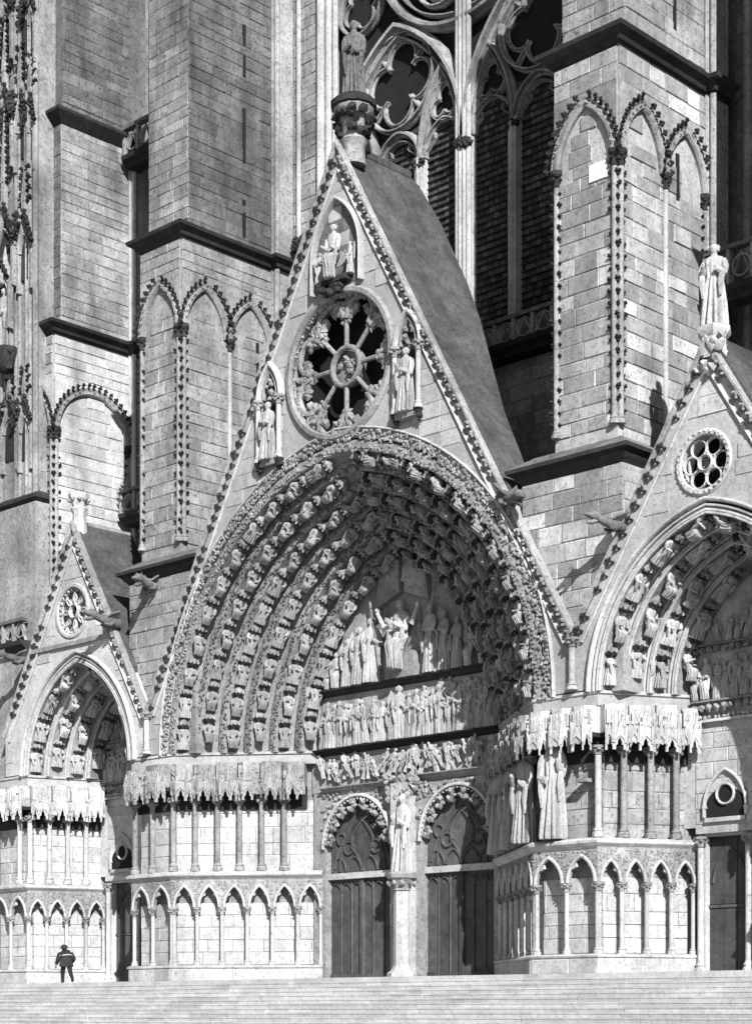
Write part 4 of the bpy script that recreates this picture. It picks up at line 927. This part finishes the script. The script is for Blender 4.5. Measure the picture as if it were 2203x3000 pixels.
balustrade('short dark balustrade low between the two left buttresses', F((0, 5.6), (1, 0)), -20.6, -13.3, 23.4, 1.2)
WR = F((0, 7.9), (1, 0))
wr_ = thing('recess_wall', 'shaded recessed wall with a moulded arch at the upper right edge', 'wall', (17, 7.9, 10)); mk('wall', G().box(WR, 13, 21.2, -1, 0, 10, 52), 'old', wr_, 20)
ashlar(wr_, WR, 13.5, 21, 14, 46, .6, 1.2, 'old', -.01, .04, limit=200)
for k, rr in enumerate((3.2, 2.8, 2.4)): mk('arch', G().sweep(WR, [(17.3 - rr, 27)] + arch_half(rr, rr * 1.3, 12, 30, 17.3) + [(17.3 + rr, 27)], roll(.3, .3, -.05 * k)), 'mid', wr_)
for x in (14.1, 14.5): mk('shaft', G().tube([WR.p(x, .1, 22), WR.p(x, .1, 46)], .2, 8), 'mid', wr_)
balustrade('shaded balustrade behind the statue on the right gable', F((0, 5.8), (1, 0)), 13.7, 20.9, 25.3, 1.5)
bk = thing('nave_wall', 'plain masonry body of the church behind the portals', 'wall', (0, 9, 0)); mk('wall', G().box(FRONT, -40, 40, -20, -8.6, 0, 52), 'ash', bk, 20)

# ================================================================== pinnacled turret at the far left
tw = thing('turret', 'slender gothic turret with crocketed gablets at the upper left edge', 'turret', (-23.2, 1, 10))
mk('shaft_core', extr(G(), [(-26, .95), (-21.5, .95), (-21.5, 3), (-26, 3)], 10, 52), 'ash', tw, 20)
TF = F((0, .95), (1, 0))
for x in (-25.6, -25.3, -24.75, -24.45, -23.2, -22.9, -22.3, -22.05, -21.6): mk('shaft', G().tube([TF.p(x, .05, 23.5), TF.p(x, .05, 52)], .11 if x < -22 else .16, 8), 'ash', tw)
def gablet(x0, x1, z0, h, b, top):
    c = (x0 + x1) / 2
    gb = mk('gablet', G().sweep(TF, [(x0, z0), (c, z0 + h), (x1, z0)], roll(.14, .25, b)).sweep(TF, arch_half((x1 - x0) / 2 - .1, h * .6, 8, z0 - .3, c), roll(.12, .22, b)).box(TF, x0 - .06, x0 + .08, b - .1, b + .2, z0 - 2.2, z0 + .1).box(TF, x1 - .08, x1 + .06, b - .1, b + .2, z0 - 2.2, z0 + .1), 'mid', tw)
    mk('dark_panel', G().slab(TF, [(x0 + .1, z0 - 1.6)] + arch_half((x1 - x0) / 2 - .14, h * .55, 8, z0 - .3, c) + [(x1 - .1, z0 - 1.6)], [], b - .05, b + .03), 'crust_and_shade', gb)
    for a, z, ta, tz in along([(x0, z0), (c, z0 + h)], .34, .1) + along([(c, z0 + h), (x1, z0)], .34, .1):
        put('crocket', CR['crust_and_shade'][R.randrange(3)], mx3(Matrix((Vector((ta, 0, tz)), Vector((0, 1, 0)), Vector((-tz, 0, ta)))).transposed(), TF.p(a - tz * .1, b + .12, z + ta * .1), 1.35 * R.uniform(.8, 1.2)), gb)
    sp_ = mk('spirelet', G().box(TF, c - .12, c + .12, b, b + .24, z0 + h, z0 + h + top * .3).cone(TF.p(c, b + .12, z0 + h + top * .3), .2, top, 4), 'mid', gb) if top else None
    if top:
        for k in range(int(top / .5)):
            for s_ in (-1, 1): put('crocket', CR['crust_and_shade'][k % 3], mx3(Matrix((Vector((0, 1, 0)), Vector((-s_, 0, 0)), Vector((0, 0, 1)))).transposed(), TF.p(c + s_ * .12 * (1 - k * .5 / top), b + .12, z0 + h + top * .3 + k * .5), 1.1), tw)
for q in ((-25.4, -24.5, 42.4, 1.5, .05, 2.6), (-24.3, -23.2, 42.2, 1.7, .2, 3.0), (-23.1, -22.2, 41.9, 1.5, .05, 2.4), (-22.1, -21.55, 41.6, 1.3, .05, 2.0), (-25.4, -24.4, 47.3, 1.6, .05, 2), (-24.3, -23.2, 47.5, 1.6, .2, 2), (-23.1, -22.1, 47.2, 1.5, .05, 2), (-22.1, -21.5, 46.8, 1.4, .05, 1.5),
          (-24.3, -22.9, 36.3, 1.7, .35, 4.2), (-22.8, -21.7, 35.9, 1.4, .1, 2.4), (-25.5, -24.4, 36.6, 1.4, .1, 2.6), (-24.2, -23.0, 34.2, .9, .5, 0), (-24.2, -22.9, 27.4, 1.2, .05, 1.5), (-22.8, -21.8, 27.2, 1.2, .05, 1.5)): gablet(*q)
mk('ledge', G().plan([(-26, .95), (-21.5, .95), (-21.5, 3)], [(-.1, -.1), (.05, -.1), (.2, .1), (.42, .3), (.44, .45), (-.1, .8)], 23.2), 'crust_and_shade', tw, 30)
mk('lower_core', extr(G(), [(-26, .6), (-21.2, .6), (-21.2, 3), (-26, 3)], 10, 23.3), 'ash', tw, 20)
g = G().lathe(TF.p(-23.6, .35, 0), [(.2, 30.0), (.5, 30.4), (.62, 30.9), (.62, 31.2)], 8); [g.blob(TF.p(-23.6 + R.uniform(-.55, .55), .5, 30.5 + R.uniform(-.4, .5)), .2, R, TF) for _ in range(16)]; mk('bracket', g, 'crust_and_shade', tw)
mk('canopy', G().lathe(TF.p(-23.6, .4, 0), [(.5, 34.2), (.6, 34.35), (.55, 34.8), (.2, 35.4), (.02, 36.2)], 6), 'mid', tw)
statue('slender robed statue under a canopy on the far left turret', BIG[4], TF, -23.6, .45, 31.2, 2.9)
balustrade('small pierced balustrade beside the left gable foot', F((0, .5), (1, 0)), -24.2, -21.6, 16.6, 1.1)

# ================================================================== gargoyles
def gargoyle_mesh(seed):
    rs = random.Random(seed); g = G(); cs = []
    for y, z, rx, rz in ((.15, 0, .17, .17), (0, 0, .17, .18), (-.25, .0, .15, .17), (-.5, .02, .12, .13), (-.68, .05, .10, .11), (-.78, .09, .14, .15), (-.9, .11, .15, .14), (-1.02, .10, .11, .08), (-1.14, .09, .07, .05), (-1.2, .09, .03, .03)):
        cs.append([Vector((rx * cos(t), y, z + rz * sin(t))) for t in [2 * pi * i / 10 for i in range(10)]])
    g.loft(cs, closed=True, caps=True)
    g.tube([(0, -.80, -.02), (0, -.95, -.10), (0, -1.10, -.13)], [.09, .07, .035], 6)
    for s_ in (-1, 1):
        g.cone((s_ * .09, -.8, .17), .05, .14, 4); g.tube([(s_ * .14, -.1, -.05), (s_ * .17, -.25, -.16), (s_ * .13, -.42, -.14)], [.08, .06, .04], 6)
        g.add([(s_ * .1, .05, .1), (s_ * .3, .0, .34), (s_ * .24, -.3, .2), (s_ * .1, -.35, .1), (s_ * .12, .05, .06), (s_ * .33, .02, .3), (s_ * .27, -.28, .16), (s_ * .12, -.35, .06)], [[0, 1, 2, 3], [7, 6, 5, 4], [0, 4, 5, 1], [1, 5, 6, 2], [2, 6, 7, 3], [3, 7, 4, 0]])
    return mesh_of('gargoyle', g, 'old', 50)
GARG = [gargoyle_mesh(i) for i in range(2)]
for k, (lab, p, d, s_) in enumerate((('stone gargoyle jutting from the right slope of the central gable', (8.75, -.1, 17.6), (1, -.45, -.35), 1.45),
                      ('gargoyle jutting from the left slope of the right gable', (14.0, -.1, 15.6), (-.35, -1, .1), 1.25),
                      ('gargoyle on the right slope of the small left gable', (-14.1, -.15, 16.3), (-.25, -1, .12), 1.4),
                      ('gargoyle at the left edge beside the small left gable', (-21.1, -.1, 15.55), (-.4, -1, .05), 1.3),
                      ('gargoyle on the pier corner between the left and central gables', (-12.0, .35, 17.75), (.35, -1, -.1), 1.45))):
    Y = -Vector(d).normalized(); X = Y.cross(Vector((0, 0, 1))).normalized(); Z = X.cross(Y)
    tag(put('gargoyle', GARG[k % 2], mx3(Matrix((X, Y, Z)).transposed(), p, s_)), lab, 'gargoyle', 'gargoyles on the gables')

# ================================================================== the passer-by
pt = thing('person', 'stooped person in dark clothes walking on the terrace at left', 'person', (-15.25, -2.0, 0))
def skin(name, verts, edges, rads, m, parent, base):
    me = bpy.data.meshes.new(name); me.from_pydata([tuple(v) for v in verts], edges, []); o = put(name, me, PM, parent)
    me.materials.append(M[m]); sk = o.modifiers.new('skin', 'SKIN'); sk.use_smooth_shade = True
    for d, q in zip(me.skin_vertices[0].data, rads): d.radius = (q, q) if not isinstance(q, tuple) else q
    me.skin_vertices[0].data[base].use_root = True
    ss = o.modifiers.new('sub', 'SUBSURF'); ss.levels = 2; ss.render_levels = 2; return o
PM = Matrix.Translation((-15.25, -2.0, 0)) @ Matrix.Rotation(rad(66), 4, 'Z') @ Matrix.Diagonal((1.2, 1.12, 1.03, 1))
V = [(0, 0, .90), (0, .06, 1.10), (0, .17, 1.28), (0, .25, 1.37), (0, .32, 1.42), (0, .38, 1.50), (0, .40, 1.59),
     (-.1, .0, .82), (-.10, .20, .47), (-.10, .16, .09), (-.10, .30, .04), (.1, .0, .82), (.13, -.10, .46), (.15, -.42, .17), (.15, -.36, .05),
     (-.21, .16, 1.31), (-.29, .08, 1.04), (-.34, .22, .80), (.21, .16, 1.31), (.30, .06, 1.06), (.27, .26, .90)]
Ed = [(0, 1), (1, 2), (2, 3), (3, 4), (4, 5), (5, 6), (0, 7), (7, 8), (8, 9), (9, 10), (0, 11), (11, 12), (12, 13), (13, 14), (2, 15), (15, 16), (16, 17), (2, 18), (18, 19), (19, 20)]
Ra = [(.21, .16), (.21, .16), (.23, .16), .12, .08, .115, .09, .12, .09, .065, .05, .12, .09, .065, .05, .11, .095, .06, .11, .095, .06]
skin('body', V, Ed, Ra, 'cloth', pt, 0)
g = G().lathe((0, .39, 0), [(.135, 1.53), (.14, 1.59), (.12, 1.66), (.05, 1.70)], 12); g.lathe((0, .42, 0), [(.18, 1.535), (.18, 1.555)], 12); put('cap', mesh_of('cap', g, 'cloth'), PM, pt)
g = G().lathe((0, .02, 0), [(.26, .72), (.275, .76), (.25, .9), (.22, 1.1)], 18, fold=.05, nf=6, sy=.8); put('coat_skirt', mesh_of('coat_skirt', g, 'cloth'), PM, pt)
g = G().tube([(-.24, .04, 1.20), (-.08, -.05, 1.23), (.1, -.04, 1.25), (.25, .05, 1.22)], [.018, .022, .022, .018], 6); put('satchel_strap', mesh_of('satchel_strap', g, 'pale'), PM, pt)
for x, y, z in ((-.345, .24, .76), (.27, .29, .87)):
    g = G().blob((x, y, z), (.045, .05, .06), R, jit=.1)
    for k in range(4): g.tube([(x - .025 + k * .016, y + .02, z - .03), (x - .025 + k * .016, y + .05, z - .08), (x - .02 + k * .014, y + .045, z - .11)], [.011, .010, .007], 5)
    g.tube([(x + .03, y, z), (x + .045, y + .03, z - .05)], [.012, .008], 5); put('hand', mesh_of('hand', g, 'skin'), PM, pt)
flush_rest()
